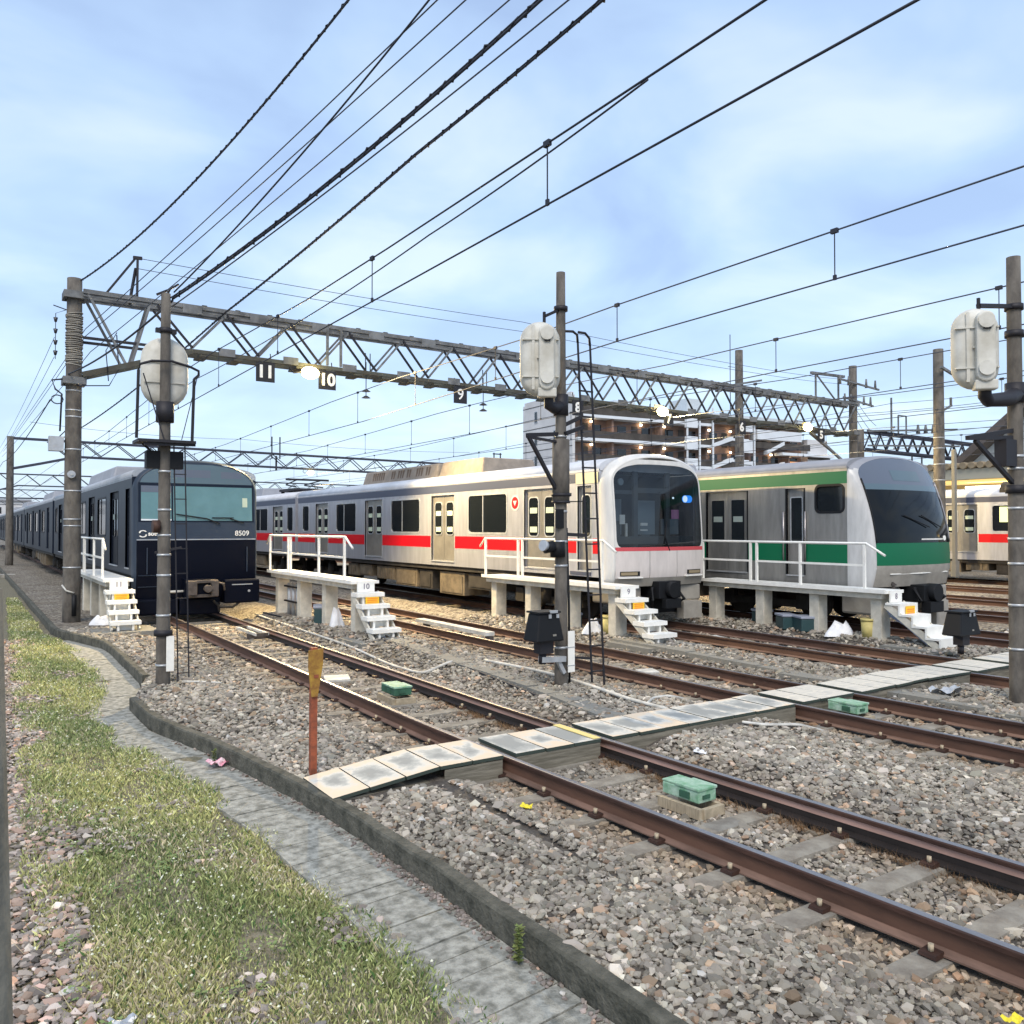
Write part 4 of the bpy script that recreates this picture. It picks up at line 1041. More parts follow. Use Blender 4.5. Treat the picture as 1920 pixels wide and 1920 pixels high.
wire('feeder_cable', 'dark cable crossing over the thin wires, rising from the left mast', [(2.42, 12.2, 5.48), (3.85, 7.30, 7.5), (5.3, 2.2, 9.6)], 0.011, M['wire'], [0.1, 0.0], 'cable')
for lab, pts in (('uppermost thin wire above the near gantry pole', [(2.0, 56, 6.9), (2.33, 21.5, 6.82), (4.29, 7.99, 8.0), (5.2, 1.8, 8.5)]),
                 ('second thin wire above the near gantry pole', [(1.9, 56, 6.6), (2.33, 21.5, 6.65), (4.55, 7.82, 8.0), (5.5, 1.8, 8.55)]),
                 ('third thin wire, below the dark crossing cable', [(1.85, 56, 6.3), (2.44, 21.5, 6.3), (4.95, 7.55, 8.0), (6.0, 1.8, 8.7)]),
                 ('thin wire just under the thickest bundled cable', [(2.40, 12.2, 5.28), (5.02, 6.58, 7.5), (6.9, 2.6, 9.05)])):
    wire('line_wire', lab, pts, 0.009, M['wire_blue'], 0.06, group='thin wires on the left')
for k, z in enumerate((6.55, 6.1)):
    wire('line_wire', ('upper' if k == 0 else 'lower') + ' thin wire left of the near gantry pole', [(1.7, 21.5, z), (1.55 - 0.1 * k, 56, z - 0.1)], 0.006, M['wire_blue'], 0.2)
wire('feeder_cable', 'cable dropping from the near gantry pole towards the second gantry', [(1.62, 21.4, 5.1), (1.9, 56, 6.0), (1.2, 93, 6.0)], 0.014, M['wire'], [0.25, 0.3], 'cable')
hz_ = gz2(9.06)
wire('span_wire', 'upper span wire from the triangular horn across the yard', [(3.5, G1, hz_), (14.6, G1, 8.66), (25.4, G1, 8.38), (31.6, G1, 8.5)], 0.008, M['wire_blue'], 0.05)
wire('span_wire', 'lower span wire from the triangular horn across the yard', [(3.42, G1, hz_ - 0.25), (14.6, G1, 8.36), (25.4, G1, 8.17), (31.6, G1, 8.3)], 0.008, M['wire_blue'], 0.05)
wire('span_wire', 'faint span wire above the second gantry', [(3.2, 56, 8.4), (15.5, 56, 8.1), (33, 56, 8.1)], 0.012, M['wire_blue'], 0.2)
# insulator string left of the near gantry pole
t = thing('insulator', 'string of four small insulators left of the near gantry pole', 'insulator', (1.72, G1, 7.1))
b = MB(); b.tube([(0.2, 0, 0.1), (0, 0, 0), (0, 0, -1.05)], 0.008, 5); b.bar((0.25, 0, 0.1), (-0.05, 0, 0.18), 0.02); b.build('rod', M['dark_steel'], t)
for z in (-0.1, -0.36, -0.62, -0.86): MB().tube([(0, 0, z), (0, 0, z - 0.1)], [0.05, 0.025], 10).build('insulator_disc', M['insul'], t)

CATL = ['overhead line above the navy train', 'overhead line above the empty track by step 10', 'overhead line above the red striped train', 'overhead line above the green train',
        'overhead line above the first open track past the green train', 'overhead line above the second open track past the green train', 'overhead line above the third open track past the green train', 'overhead line above the distant train']
CX = [(4.63, 4.63), (8.63, 9.25), (12.45, 12.9), (16.42, 16.8), (20.6, 20.4), (24.7, 24.9), (29.0, 28.8), (33.4, 33.6)]
MZ = [5.88, 5.74, 5.67, 5.75, 5.75, 5.75, 5.75, 5.75]; CZ = [5.29, 5.16, 5.07, 5.12, 5.12, 5.12, 5.12, 5.12]
for k in range(8):
    t = thing('overhead_line', CATL[k], 'overhead line', (0, 0, 0), group='overhead lines along the tracks')
    ya = (1.0, 1.5, 2.0, 2.5, 4, 4, 4, 4)[k]
    xa, xb = CX[k]
    fx = lambda y: xa if y < 10 else xa + (xb - xa) * min(1, (y - 10) / 11.5)
    pts = [(fx(y), y, MZ[k] + 0.28 * sstep(11, 21.5, y) * (1 - sstep(22, 36, y)) + 0.2 * sstep(44, 56, y)) for y in [ya, 6, 10, 13, 16, 19, 21.5, 24, 28, 36, 46, 56, 75, 93, 131]]
    b = MB(); b.tube(pts, 0.0105, 6); b.build('messenger_wire', M['wire_blue'] if k else M['wire'], t)
    b = MB(); b.tube([(fx(y), y, CZ[k]) for y in (ya, 6, 10, 14, 18, 21.5, 30, 56, 93, 131)], 0.010, 6); b.build('contact_wire', M['wire_blue'] if k else M['wire'], t)
    y = 6.4 - 4.08 if k == 0 else 6.1 - 3.95
    j = 0
    while y < 52:
        if y > ya:
            zt = np.interp(y, [p[1] for p in pts], [p[2] for p in pts])
            b = MB(); b.bar((fx(y), y, CZ[k]), (fx(y), y, zt), 0.010)
            b.box(fx(y) - 0.02, fx(y) + 0.02, y - 0.045, y + 0.045, zt - 0.03, zt + 0.025); b.box(fx(y) - 0.012, fx(y) + 0.012, y - 0.02, y + 0.02, CZ[k] - 0.01, CZ[k] + 0.05)
            b.build('dropper', M['wire'], t)
        y += 4.08 if k == 0 else 3.95
wire('auxiliary_wire', 'wavy auxiliary wire just below the messenger wire over the navy train', [(4.63, 5.0, 5.86), (4.72, 9.0, 5.78), (4.75, 14, 5.72), (4.8, 21.5, 5.9), (4.8, 40, 5.7)], 0.009, M['wire'], 0.03)
for k, (x, z) in enumerate(((36.0, 7.5), (38.5, 8.2), (41, 7.0))):
    wire('line_wire', ['lower', 'upper', 'low'][k] + ' power wire at the far right near pole %s' % ['top', 'arm', 'foot'][k], [(x - 3, 8, z), (x, 24, z + 0.2), (x + 2, 60, z)], 0.012, M['wire_blue'], 0.3)
for k in range(3):
    wire('span_wire', ['top', 'middle', 'bottom'][k] + ' wire strung from the right gantry pole to the bare pole', [(31.6, G1, 7.9 - k * 0.4), (40.2, 26, 7.6 - k * 0.55)], 0.012, M['wire_blue'], 0.15)

# ---------------------------------------------------------------- inspection platforms with steps
def platform(num, x, y0, L, zd, closed):
    t = thing('inspection_platform', {'11': 'white railed platform and steps 11 left of the navy train', '10': 'white railed platform and steps 10 between the navy train and the silver train',
              '9': 'white railed platform and steps 9 beside the silver train cab', '8': 'white railed platform and steps 8 beside the green train, with solid zigzag steps'}[num],
              'platform', (x, y0, 0.10), group='inspection platforms with numbered steps')
    z1 = zd - 0.10; W = 0.29
    b = MB(); b.box(-W, W, 0.0, L, z1 - 0.06, z1); b.box(-W - 0.012, -W, -0.01, L + 0.05, z1 - 0.055, z1 + 0.015); b.box(-W, W, -0.02, -0.001, z1 - 0.055, z1 + 0.004); b.build('deck', M['white'], t)
    b = MB(); b.box(-W + 0.06, W - 0.06, 0.1, L - 0.05, z1 - 0.16, z1 - 0.061); b.build('deck_beam', M['concrete_pale'], t)
    for yy in (0.16, 0.16 + (L - 0.5) / 3, 0.16 + 2 * (L - 0.5) / 3, L - 0.36):
        MB().box(-0.14, 0.14, yy, yy + 0.22, -0.15, z1 - 0.162).build('leg', M['concrete_pale'], t, bevel=0.008)
    zr = z1 + 0.86; xr = -W + 0.03
    for yy in (0.42, 1.85, L - 1.62, L - 1.45, L - 0.08):
        MB().bar((xr, yy, z1 + 0.001), (xr, yy, zr - 0.02), 0.045, 0.045).build('rail_post', M['white'], t)
    b = MB(); b.tube([(xr, 0.0, zr - 0.22), (xr, 0.38, zr), (xr, L - 0.05, zr), (xr, L + 0.18, zr - 0.2)], 0.024, 8); b.build('handrail', M['white'], t)
    b = MB(); b.bar((xr, 0.445, z1 + 0.45), (xr, L - 1.64, z1 + 0.45), 0.035, 0.04); b.bar((xr, L - 1.43, z1 + 0.45), (xr, L - 0.1, z1 + 0.45), 0.035, 0.04); b.each('mid_rail', M['white'], t)
    n = 4; dz = (z1 - 0.10) / (n + 0.55); run = 0.25
    for k in range(n):
        zt = z1 - 0.22 - k * dz * 0.98; ya = -0.04 - run * (k + 1)
        if closed:
            b = MB(); b.box(-W, W, ya, ya + run + 0.03, zt - 0.035, zt)
            st = b.build('step', M['white'], t)
            MB().box(-W, W, ya, ya + 0.03, zt - dz * 0.98, zt - 0.036).build('riser', M['white'], st)
        else:
            b = MB(); b.box(-W, W, ya, ya + run + 0.05, zt - 0.075, zt)
            st = b.build('step', M['white'], t)
            b = MB(); zz = zt - dz * 0.98; b.box(-0.16, -0.12, ya + 0.03, ya + 0.2, zz, zt - 0.076); b.box(0.12, 0.16, ya + 0.03, ya + 0.2, zz, zt - 0.076); b.box(-0.12, 0.12, ya + 0.15, ya + 0.19, zz, zt - 0.076)
            b.build('step_block', M['white'], st)
    b = MB(); b.bar((-W + 0.03, -0.0, z1 - 0.25), (-W + 0.03, -run * n, 0.0), 0.03, 0.12); b.bar((W - 0.03, 0, z1 - 0.25), (W - 0.03, -run * n, 0.0), 0.03, 0.12); b.each('stringer', M['concrete_pale'], t)
    b = MB(); b.box(-0.6, 0.6, -run * n - 0.25, -0.1, -0.14, 0.0); b.build('base_slab', M['trough'], t)
    pl = MB().box(-0.18, 0.18, -0.05, -0.022, z1 - 0.215, z1 - 0.0).build('number_plate', M['white'], t)
    text('number', num, 0.15, M['ink'], pl, (0, -0.054, z1 - 0.11), FACE_CAM, 0.001, 0.003)
    zt = z1 - 0.22; ya = -0.04 - run - 0.012
    w_ = 0.14
    wp = MB().box(-w_ + 0.02, w_ + 0.02, ya - 0.012, ya, zt - 0.205, zt - 0.076 + (0.03 if closed else 0)).build('warning_plate', M['yellow'], t)
    b = MB()
    for i in range(3): b.box(-w_ + 0.05, w_ - 0.01, ya - 0.0145, ya - 0.0125, zt - 0.185 + i * 0.036, zt - 0.167 + i * 0.036)
    b.each('warning_print', M['orange_ink'], wp)
    return t
platform('11', 2.80, 19.55, 5.2, 1.10, False)
platform('10', 6.62, 15.28, 5.3, 1.16, False)
platform('9', 10.55, 12.02, 4.77, 1.10, False)
platform('8', 14.36, 8.96, 4.57, 1.05, True)

# things stored under the platforms
def crate(x, y, rz, label, w=0.42, d=0.3, h=0.26):
    t = thing('storage_crate', label, 'crate', (x, y, 0.12), rz)
    MB().box(-w / 2, w / 2, -d / 2, d / 2, 0, h).build('crate_body', M['crate'], t, bevel=0.02)
    MB().box(-w / 2 - 0.015, w / 2 + 0.015, -d / 2 - 0.015, d / 2 + 0.015, h + 0.001, h + 0.05).build('crate_lid', M['crate_lid'], t, bevel=0.012)
    b = MB(); b.box(-0.07, 0.05, -d / 2 - 0.004, -d / 2 - 0.001, h * 0.4, h * 0.62); b.build('crate_label', M['crate_lid'], t)
def sack(x, y, r, h, label, m='bag'):
    b = MB()
    def f(u, v):
        a = u * 2 * math.pi; rr = r * (1 - 0.55 * v ** 1.5) * (1 + 0.22 * math.sin(3 * a + x * 7) + 0.12 * math.sin(7 * a))
        return (rr * 1.5 * math.cos(a), rr * math.sin(a), h * v * (1 + 0.35 * math.sin(2 * a + y)))
    b.grid(f, 22, 6); top = [f(i / 22, 1) for i in range(22)]; b.poly(top); b.poly([f(i / 22, 0) for i in range(22)][::-1])
    tag(b.build('plastic_sack', M[m], None, (x, y, 0.11)), label, 'sack')
def bucket(x, y, label, m='ochre'):
    t = thing('bucket', label, 'bucket', (x, y, 0.11))
    b = MB(); b.tube([(0, 0, 0), (0, 0, 0.34)], [0.12, 0.14], 20); b.build('bucket_body', M[m], t)
    b = MB(); b.tube([(0, 0, 0.341), (0, 0, 0.385)], 0.15, 20); b.build('bucket_lid', M[m], t)
crate(14.25, 11.28, R(60), 'left dark crate with grey lid under platform 8')
crate(14.22, 10.82, R(62), 'right dark crate with grey lid under platform 8')
crate(14.6, 12.2, R(70), 'half hidden dark crate behind the second leg of platform 8', 0.36)
sack(14.25, 10.02, 0.20, 0.22, 'crumpled white plastic sack under platform 8')
bucket(14.28, 9.42, 'yellow bucket beside a white sack under the green train platform')
bucket(10.55, 12.55, 'yellow bucket beside the silver train cab, under the railed platform')
sack(10.5, 12.95, 0.16, 0.22, 'white plastic sack beside the bucket under platform 9')
crate(10.75, 14.0, R(70), 'dark crate with pale lid under platform 9', 0.5)
crate(6.6, 17.55, R(70), 'dark crate draped in a clear bag under platform 10', 0.55, 0.36, 0.34)
sack(6.55, 16.6, 0.11, 0.32, 'small pale sack leaning on the front leg of platform 10')
sack(2.55, 19.95, 0.14, 0.16, 'pale blue sack under platform 11')
t = thing('equipment_rack', 'grey pipework rack between the back legs of platform 10', 'rack', (6.62, 19.2, 0.1))
b = MB()
for yy in (0, 0.3, 0.6): b.tube([(0, yy, 0), (0, yy, 0.78)], 0.05, 10)
b.each('tube', M['galv'], t)
b = MB(); b.bar((-0.07, -0.1, 0.7), (-0.07, 0.75, 0.7), 0.04); b.bar((-0.07, -0.1, 0.35), (-0.07, 0.75, 0.35), 0.04); b.each('cross_bar', M['dark_steel'], t)
M['rod_blue'] = mat('rod_blue', (0.30, 0.36, 0.50), 0.4)
for k, (x, y, lab) in enumerate(((6.52, 15.25, 'pale rods leaning under steps 10'), (14.24, 8.95, 'pale blue rods leaning under steps 8'), (10.42, 12.0, 'grey rods leaning under steps 9'))):
    t = thing('rod_bundle', lab, 'rods', (x, y, 0.1)); b = MB()
    for j in range(4): b.tube([(0.02 + j * 0.04, 0.1, 0.62 - j * 0.05), (0.05 * j - 0.04, -0.75 - 0.05 * j, 0.03)], 0.022, 7)
    b.each('rod', M['rod_blue'], t)

# ---------------------------------------------------------------- railway cars
def hwf(z, hw, zs, zt):
    if z <= zs: return hw
    u = min(1.0, (z - zs) / (zt - zs)); return hw * max(0.0, 1 - u ** 2.3) ** (1 / 2.3)
def profile(hw, zb, zs, zt, n=14):
    zz = [zb, zs] + [zs + (zt - zs) * math.sin(math.pi / 2 * i / n) for i in range(1, n)]
    L = [(-hwf(z, hw, zs, zt), z) for z in zz]
    return L + [(0, zt)] + [(-x, z) for x, z in L[::-1]]
def rrect(y0, y1, z0, z1, r, n=5):
    o = []
    for cy, cz, a0 in ((y1 - r, z1 - r, 0), (y0 + r, z1 - r, 90), (y0 + r, z0 + r, 180), (y1 - r, z0 + r, 270)):
        for i in range(n + 1):
            a = R(a0 + 90 * i / n); o.append((cy + r * math.cos(a), cz + r * math.sin(a)))
    return o
def pane(parent, name, m, x, y0, y1, z0, z1, r=0.06, th=0.012):
    o = rrect(y0, y1, z0, z1, r); n = len(o); b = MB()
    b.add([(x, p, q) for p, q in o] + [(x + th, p, q) for p, q in o], [tuple(range(n)), tuple(range(n, 2 * n))[::-1]] + [(i, (i + 1) % n, n + (i + 1) % n, n + i) for i in range(n)])
    return b.build(name, m, parent)
def ring(parent, name, m, x, y0, y1, z0, z1, r, w, th=0.02):
    a = rrect(y0, y1, z0, z1, r); c = rrect(y0 + w, y1 - w, z0 + w, z1 - w, max(0.01, r - w)); n = len(a); b = MB()
    vs = [(x, p, q) for p, q in a] + [(x, p, q) for p, q in c] + [(x + th, p, q) for p, q in a] + [(x + th, p, q) for p, q in c]
    fs = []
    for i in range(n):
        j = (i + 1) % n
        fs += [(i, j, n + j, n + i), (2 * n + i, 3 * n + i, 3 * n + j, 2 * n + j), (i, 2 * n + i, 2 * n + j, j), (n + i, n + j, 3 * n + j, 3 * n + i)]
    b.add(vs, fs); return b.build(name, m, parent)
def patch(F, z0, z1, xl, xr, off=0.0, nx=12, nz=8):
    b = MB()
    def f(u, v):
        z = z0 + (z1 - z0) * v
        a = xl(z) if callable(xl) else xl; c = xr(z) if callable(xr) else xr
        x = a + (c - a) * u
        return (x, F(x, z) - off, z)
    return b.grid(f, nx, nz)
def bogie(root, y, zc=0.46):
    b = MB(); b.box(-0.98, -0.86, y - 1.35, y + 1.35, 0.44, 0.60); b.box(0.86, 0.98, y - 1.35, y + 1.35, 0.44, 0.60); b.box(-0.9, 0.9, y - 0.25, y + 0.25, 0.45, 0.8)
    for s in (-1, 1): b.box(-1.05, -0.9, y + s * 1.05 - 0.16, y + s * 1.05 + 0.16, 0.42, 0.74)
    b.tube([(-0.96, y - 0.0, 0.45), (-0.96, y, 0.92)], 0.16, 10)
    f = b.build('bogie', M['under'], root)
    for s in (-1, 1):
        for x in (-0.58, 0.52):
            w = MB(); w.cyl((x + 0.03, y + s * 1.05, 0.16 + 0.41), (1, 0, 0), 0.41, 0.10, 24); w.build('wheel', M['under'], f)
        w = MB(); w.cyl((-0.70, y + s * 1.05, 0.57), (1, 0, 0), 0.12, 0.5, 12); w.build('axle_box', M['under_tan'], f)
def underfloor(root, y0, y1, tan=True):
    y = y0
    while y < y1 - 0.6:
        l = random.uniform(0.6, 1.7); l = min(l, y1 - y); h = random.uniform(0.35, 0.62)
        b = MB(); b.box(-1.28, -0.5, y, y + l, 1.0 - h, 1.0)
        k = random.random()
        if k < 0.5:
            for i in range(int(l / 0.18)): b.box(-1.30, -1.281, y + 0.04 + i * 0.18, y + 0.12 + i * 0.18, 1.02 - h, 0.94)
        else:
            b.box(-1.30, -1.281, y + 0.1, y + l - 0.1, 1.05 - h, 0.9)
        b.build('underfloor_box', M['under_tan'] if (tan and random.random() < 0.4) else M['under'], root)
        y += l + random.uniform(0.1, 0.5)
def car(root, st, ya, yb, doors, wins, zb, front_open=False, detail=True, bog=(), units=()):
    """one car body; st = style dict; ya..yb along the track; doors = [(y0,y1)], wins = [(y0,y1)]"""
    hw = st['hw']; zt = st['zt']; zr = st['zroof']; hi = hw - 0.07
    core = ya + (0.9 if front_open else 0.0)
    b = MB(); b.box(-hi, hi, core, yb, zb, zr - 0.02); body = b.build('car_body', st['inner'], root)
    pr = profile(hw, zr - 0.02, zr + 0.03, zt)
    MB().prism(pr, ya, yb, True).build('roof', st['roof'], root)
    b = MB(); b.box(-hw - 0.012, -hw + 0.02, ya, yb, zr - 0.03, zr + 0.012); b.build('gutter', st['roof'], body)
    d0, d1 = st['door']; w0, w1 = st['win']
    segs = []; y = ya
    for a, c in sorted(doors) + [(yb, yb)]:
        if a > y: segs.append((y, a))
        y = c
    b = MB()
    for a, c in segs:
        ws = [w for w in wins if w[0] >= a - 0.01 and w[1] <= c + 0.01]
        yy = a
        for p, q in sorted(ws):
            b.box(-hw, -hi, yy, p, zb, d1); b.box(-hw, -hi, p, q, zb, w0); b.box(-hw, -hi, p, q, w1, d1); yy = q
        b.box(-hw, -hi, yy, c, zb, d1)
    for a, c in doors: b.box(-hw, -hi, a, c, zb, d0)
    b.box(-hw, -hi, ya, yb, d1, zr - 0.031)
    b.box(hi, hw, ya, yb, zb, zr - 0.031)
    b.build('side_wall', st['side'], body)
    for nm, z0, z1, m, over in st['bands']:
        bb = MB()
        for a, c in (segs if not over else [(ya, yb)]):
            bb.box(-hw - 0.004, -hw - 0.0005, a, c, z0, z1)
        bb.each(nm, m, body)
    for p, q in wins:
        w = ring(root, 'window', st['frame'], -hw - 0.008, p - 0.05, q + 0.05, w0 - 0.05, w1 + 0.05, 0.13, 0.05, 0.03)
        pane(w, 'pane', M['glass'], -hw + 0.018, p - 0.0, q + 0.0, w0, w1, 0.09)
        if detail and q - p > 1.2:
            bb = MB(); ym = p + (q - p) * 0.62; bb.box(-hw + 0.006, -hw + 0.017, ym - 0.015, ym + 0.015, w0 + 0.01, w1 - 0.01); bb.build('window_bar', st['frame'], w)
    for a, c in doors:
        mid = (a + c) / 2; lw = c - a
        leaves = [(a + 0.01, mid - 0.006), (mid + 0.006, c - 0.01)] if lw > 0.9 else [(a + 0.01, c - 0.01)]
        for p, q in leaves:
            dd = MB().box(-hi - 0.012, -hi + 0.0, p, q, d0, d1 - 0.01).build('door', st['doorm'], root)
            pw = (q - p); 
            gi = 0.2 if st['hw'] == 1.40 else 0.17; gr = 0.10 if st['hw'] == 1.40 else 0.03
            pane(dd, 'pane', M['glass'], -hi - 0.022, p + pw * gi, q - pw * gi, d0 + 0.72, d1 - 0.20, gr, 0.009)
            if detail:
                ring(dd, 'pane_seal', st['frame'] if st['hw'] != 1.475 else (M['galv'] if lw < 0.9 else M['silver_dark']), -hi - 0.028, p + pw * gi - 0.025, q - pw * gi + 0.025, d0 + 0.695, d1 - 0.175, gr + 0.02, 0.025, 0.015)
                for zc, mm in ((d0 + 1.30, 'paper'), (d0 + 0.86, 'paper')) if st['hw'] == 1.40 else ((d0 + 1.2, 'paper_grey'),):
                    if lw > 0.9: MB().box(-hi - 0.026, -hi - 0.0235, p + pw * 0.27, q - pw * 0.27, zc - 0.06, zc + 0.07).build('sticker', M[mm], dd)
        if detail:
            bb = MB(); bb.box(-hw - 0.025, -hi, a, c, d0 - 0.03, d0 - 0.004); bb.build('door_sill', M['galv'], body)
            bb = MB(); bb.box(-hw - 0.006, -hi - 0.03, c, c + 0.035, d0, d1); bb.box(-hw - 0.006, -hi - 0.03, a - 0.035, a, d0, d1); bb.each('door_jamb', st['frame'], body)
    b = MB(); b.box(-hw + 0.05, hw - 0.05, core + 0.2, yb, zb - 0.12, zb - 0.002); b.build('sole_bar', M['under'], root)
    for y in bog: bogie(root, y)
    if len(bog) == 2: underfloor(root, bog[0] + 1.7, bog[1] - 1.6)
    for (p, q, z1, m, lou) in units:
        zz = zt - 0.10
        b = MB(); b.add([(-0.95, p, zz - 0.1), (0.95, p, zz - 0.1), (0.95, q, zz - 0.1), (-0.95, q, zz - 0.1), (-0.82, p + 0.12, z1), (0.82, p + 0.12, z1), (0.82, q - 0.12, z1), (-0.82, q - 0.12, z1)],
                        [(0, 3, 2, 1), (4, 5, 6, 7), (0, 1, 5, 4), (1, 2, 6, 5), (2, 3, 7, 6), (3, 0, 4, 7)])
        u = b.build('roof_unit', m, root, bevel=0.05)
        if lou:
            bb = MB(); y = p + 0.25
            while y < q - 0.4:
                if random.random() < 0.7: bb.bar((-0.905 - 0.0, y, zz + 0.02), (-0.845, y, z1 - 0.08), 0.09, 0.02, up=(1, 0, 0))
                y += 0.16
            bb.each('louvre', M['ac_dark'], u)
def gangway(root, y0, y1, hw, zb):
    MB().box(-0.55, 0.55, y0 - 0.02, y1 + 0.02, zb + 0.1, 3.2).build('gangway', M['under'], root)

RW = 1.40
# --- silver train with the red band (track 9)
st_red = dict(hw=RW, zt=3.74, zroof=3.42, inner=M['silver'], side=M['silver'], roof=M['roof'], frame=M['galv'], doorm=M['door_steel'], door=(1.30, 3.10), win=(2.09, 3.03),
              bands=[('red_band', 1.66, 1.98, M['red'], False), ('navy_band', 3.165, 3.365, M['navyband'], True)])
tr = thing('passenger_train', 'silver passenger train with a red band and a white cab with large dark windscreen', 'train', (12.43, 12.95, 0))
car(tr, st_red, 0.47, 19.05, [(0.72, 1.2), (1.96, 3.24), (6.57, 7.88), (11.2, 12.52), (15.85, 17.1)], [(4.0, 5.81), (8.62, 10.5), (13.3, 15.02), (17.85, 18.5)], 1.17, front_open=True, bog=(2.9, 16.5),
    units=[(5.9, 8.4, 4.10, M['ac'], False), (8.45, 13.9, 4.10, M['ac'], True)])
gangway(tr, 19.05, 19.4, RW, 1.17)
for k in range(3):
    o = 19.4 + k * 19.4
    if k == 0:
        car(tr, st_red, o, o + 19.05, [(o + 1.55, o + 2.85), (o + 6.2, o + 7.5), (o + 10.85, o + 12.15), (o + 15.5, o + 16.8)], [(o + 0.3, o + 0.95), (o + 3.6, o + 5.4), (o + 8.25, o + 10.05), (o + 12.9, o + 14.7), (o + 17.5, o + 18.3)], 1.17, bog=(o + 2.6, o + 16.5),
            units=[(o + 6, o + 11, 4.05, M['roof_dark'], False)])
    else:
        car(tr, st_red, o, o + 19.05, [], [], 1.17, detail=False)
    gangway(tr, o + 19.05, o + 19.4, RW, 1.17)
# folded pantograph on the second car
b = MB(); py = 22.6
for x in (-0.6, 0.6):
    b.bar((x, py - 0.9, 3.95), (x * 0.7, py + 0.9, 4.12), 0.05); b.bar((x * 0.7, py + 0.9, 4.14), (x * 0.9, py - 0.8, 4.25), 0.04)
b.bar((-0.9, py - 0.8, 4.27), (0.9, py - 0.8, 4.27), 0.08); b.bar((-0.9, py - 0.5, 4.29), (0.9, py - 0.5, 4.29), 0.08); b.box(-0.7, 0.7, py - 1.0, py + 1.0, 3.80, 3.9)
for x in (-0.6, 0.6):
    for y in (-0.8, 0.8): b.tube([(x, py + y, 3.6), (x, py + y, 3.82)], 0.08, 8)
b.build('pantograph', M['dark_steel'], tr)
# cab
def F_red(x, z):
    y = 0.16 * (abs(x) / 1.4) ** 2.4
    if z > 1.72: y += 0.15 * ((z - 1.72) / 1.9) ** 1.5
    if z < 1.2: y += 0.10 * (1.2 - z) / 0.3
    return y
INS = 0.14; ZT = 3.80; ZS = 3.10
def cabshell(F, back, zb, zs, zt, hw, ins, n=7, tk=0.75):
    pr = profile(hw, zb, zs, zt, 16); b = MB(); vs = []
    sd_ = [zb + (zs - zb) * i / 12 for i in range(12)]
    pr = [(-hw, z) for z in sd_] + pr[1:-1] + [(hw, z) for z in sd_[::-1]]
    m = len(pr)
    for k in range(n + 1):
        th = math.pi / 2 * k / n
        d = ins * (1 - math.cos(th))
        for x, z in pr:
            xx = x * (1 - d / hw); zz = z - d * tk * max(0, (z - 2.6) / (zt - 2.6)) ** 1.2
            yf = F(xx, zz); vs.append((xx, back + (yf - back) * math.sin(th), zz))
    fs = [(k * m + i, k * m + i + 1, (k + 1) * m + i + 1, (k + 1) * m + i) for k in range(n) for i in range(m - 1)]
    b.add(vs, fs, True); return b
def hin(z, hw, zs, zt, ins, tk=0.75): return hwf(z, hw - ins, zs - 0.02, zt - ins * tk)
m_ = cabshell(F_red, 0.47, 0.98, ZS, ZT, RW, INS, 7, 0.75).build('cab_mask', M['mask'], tr)
hr = lambda z: hin(z, RW, ZS, ZT, INS) + 0.004
sv = m_.modifiers.new('thick', 'SOLIDIFY'); sv.thickness = 0.02; sv.offset = -1
def ws_red(z):           # half width of the windscreen
    if z < 2.0: return 1.228 - 0.16 * (1 - math.sqrt(max(0, 1 - ((2.0 - z) / 0.2) ** 2))) * 0.6
    if z < 3.1: return 1.228
    u = (z - 3.1) / 0.45; return 1.228 * max(0.0, 1 - u ** 2.8) ** (1 / 3.2)
Z0, Z1 = 1.80, 3.545
def addp(b, p): b.add(p.v, p.f, True)
b = MB(); addp(b, patch(F_red, 3.10, 3.645, lambda z: -hr(z), lambda z: -ws_red(min(z, Z1)) if z < Z1 else -0.001, 0.0, 8, 40)); addp(b, patch(F_red, 3.10, 3.645, lambda z: ws_red(min(z, Z1)) if z < Z1 else 0.001, lambda z: hr(z), 0.0, 8, 40))
for za, zb_, nn in ((Z0, 2.0, 10), (2.0, 3.10, 6)):
    addp(b, patch(F_red, za, zb_, lambda z: -hr(z), lambda z: -ws_red(z), 0, 3, nn)); addp(b, patch(F_red, za, zb_, lambda z: ws_red(z), lambda z: hr(z), 0, 3, nn))
b.build('front_surround', M['mask'], m_)
for a, c in ((-1.26, -0.42), (-0.41, 0.36), (0.37, 1.26)):
    patch(F_red, 1.16, 1.72, a, c, 0.0, 6, 6).build('front_panel', M['mask_pink'], m_)
patch(F_red, 1.7205, 1.7995, -1.255, 1.255, 0.002, 12, 2).build('red_line', M['pinkline'], m_)
patch(F_red, 0.98, 1.1595, -1.26, 1.26, 0.0, 12, 4).build('front_skirt', M['skirt'], m_)
for s in (-1, 1):
    hlz = patch(F_red, 1.205, 1.30, min(s * 0.68, s * 1.16), max(s * 0.68, s * 1.16), 0.006, 6, 2).build('headlight', M['black'], m_)
    patch(F_red, 1.222, 1.285, min(s * 0.74, s * 1.14), max(s * 0.74, s * 1.14), 0.010, 6, 2).build('headlight_lens', M['headlamp'], hlz)
    b = MB(); b.bar((s * 0.62, F_red(0.62, 1.17) - 0.02, 1.17), (s * 1.2, F_red(1.2, 1.17) - 0.02, 1.17), 0.05, 0.025); b.build('bumper_strip', M['white'], m_)
gm = bpy.data.materials.new('cab_glass'); gm.use_nodes = True
t_ = gm.node_tree; t_.nodes.clear()
o_ = t_.nodes.new('ShaderNodeOutputMaterial'); mix_ = t_.nodes.new('ShaderNodeMixShader'); tp = t_.nodes.new('ShaderNodeBsdfTransparent'); gl = t_.nodes.new('ShaderNodeBsdfGlossy'); lw = t_.nodes.new('ShaderNodeLayerWeight')
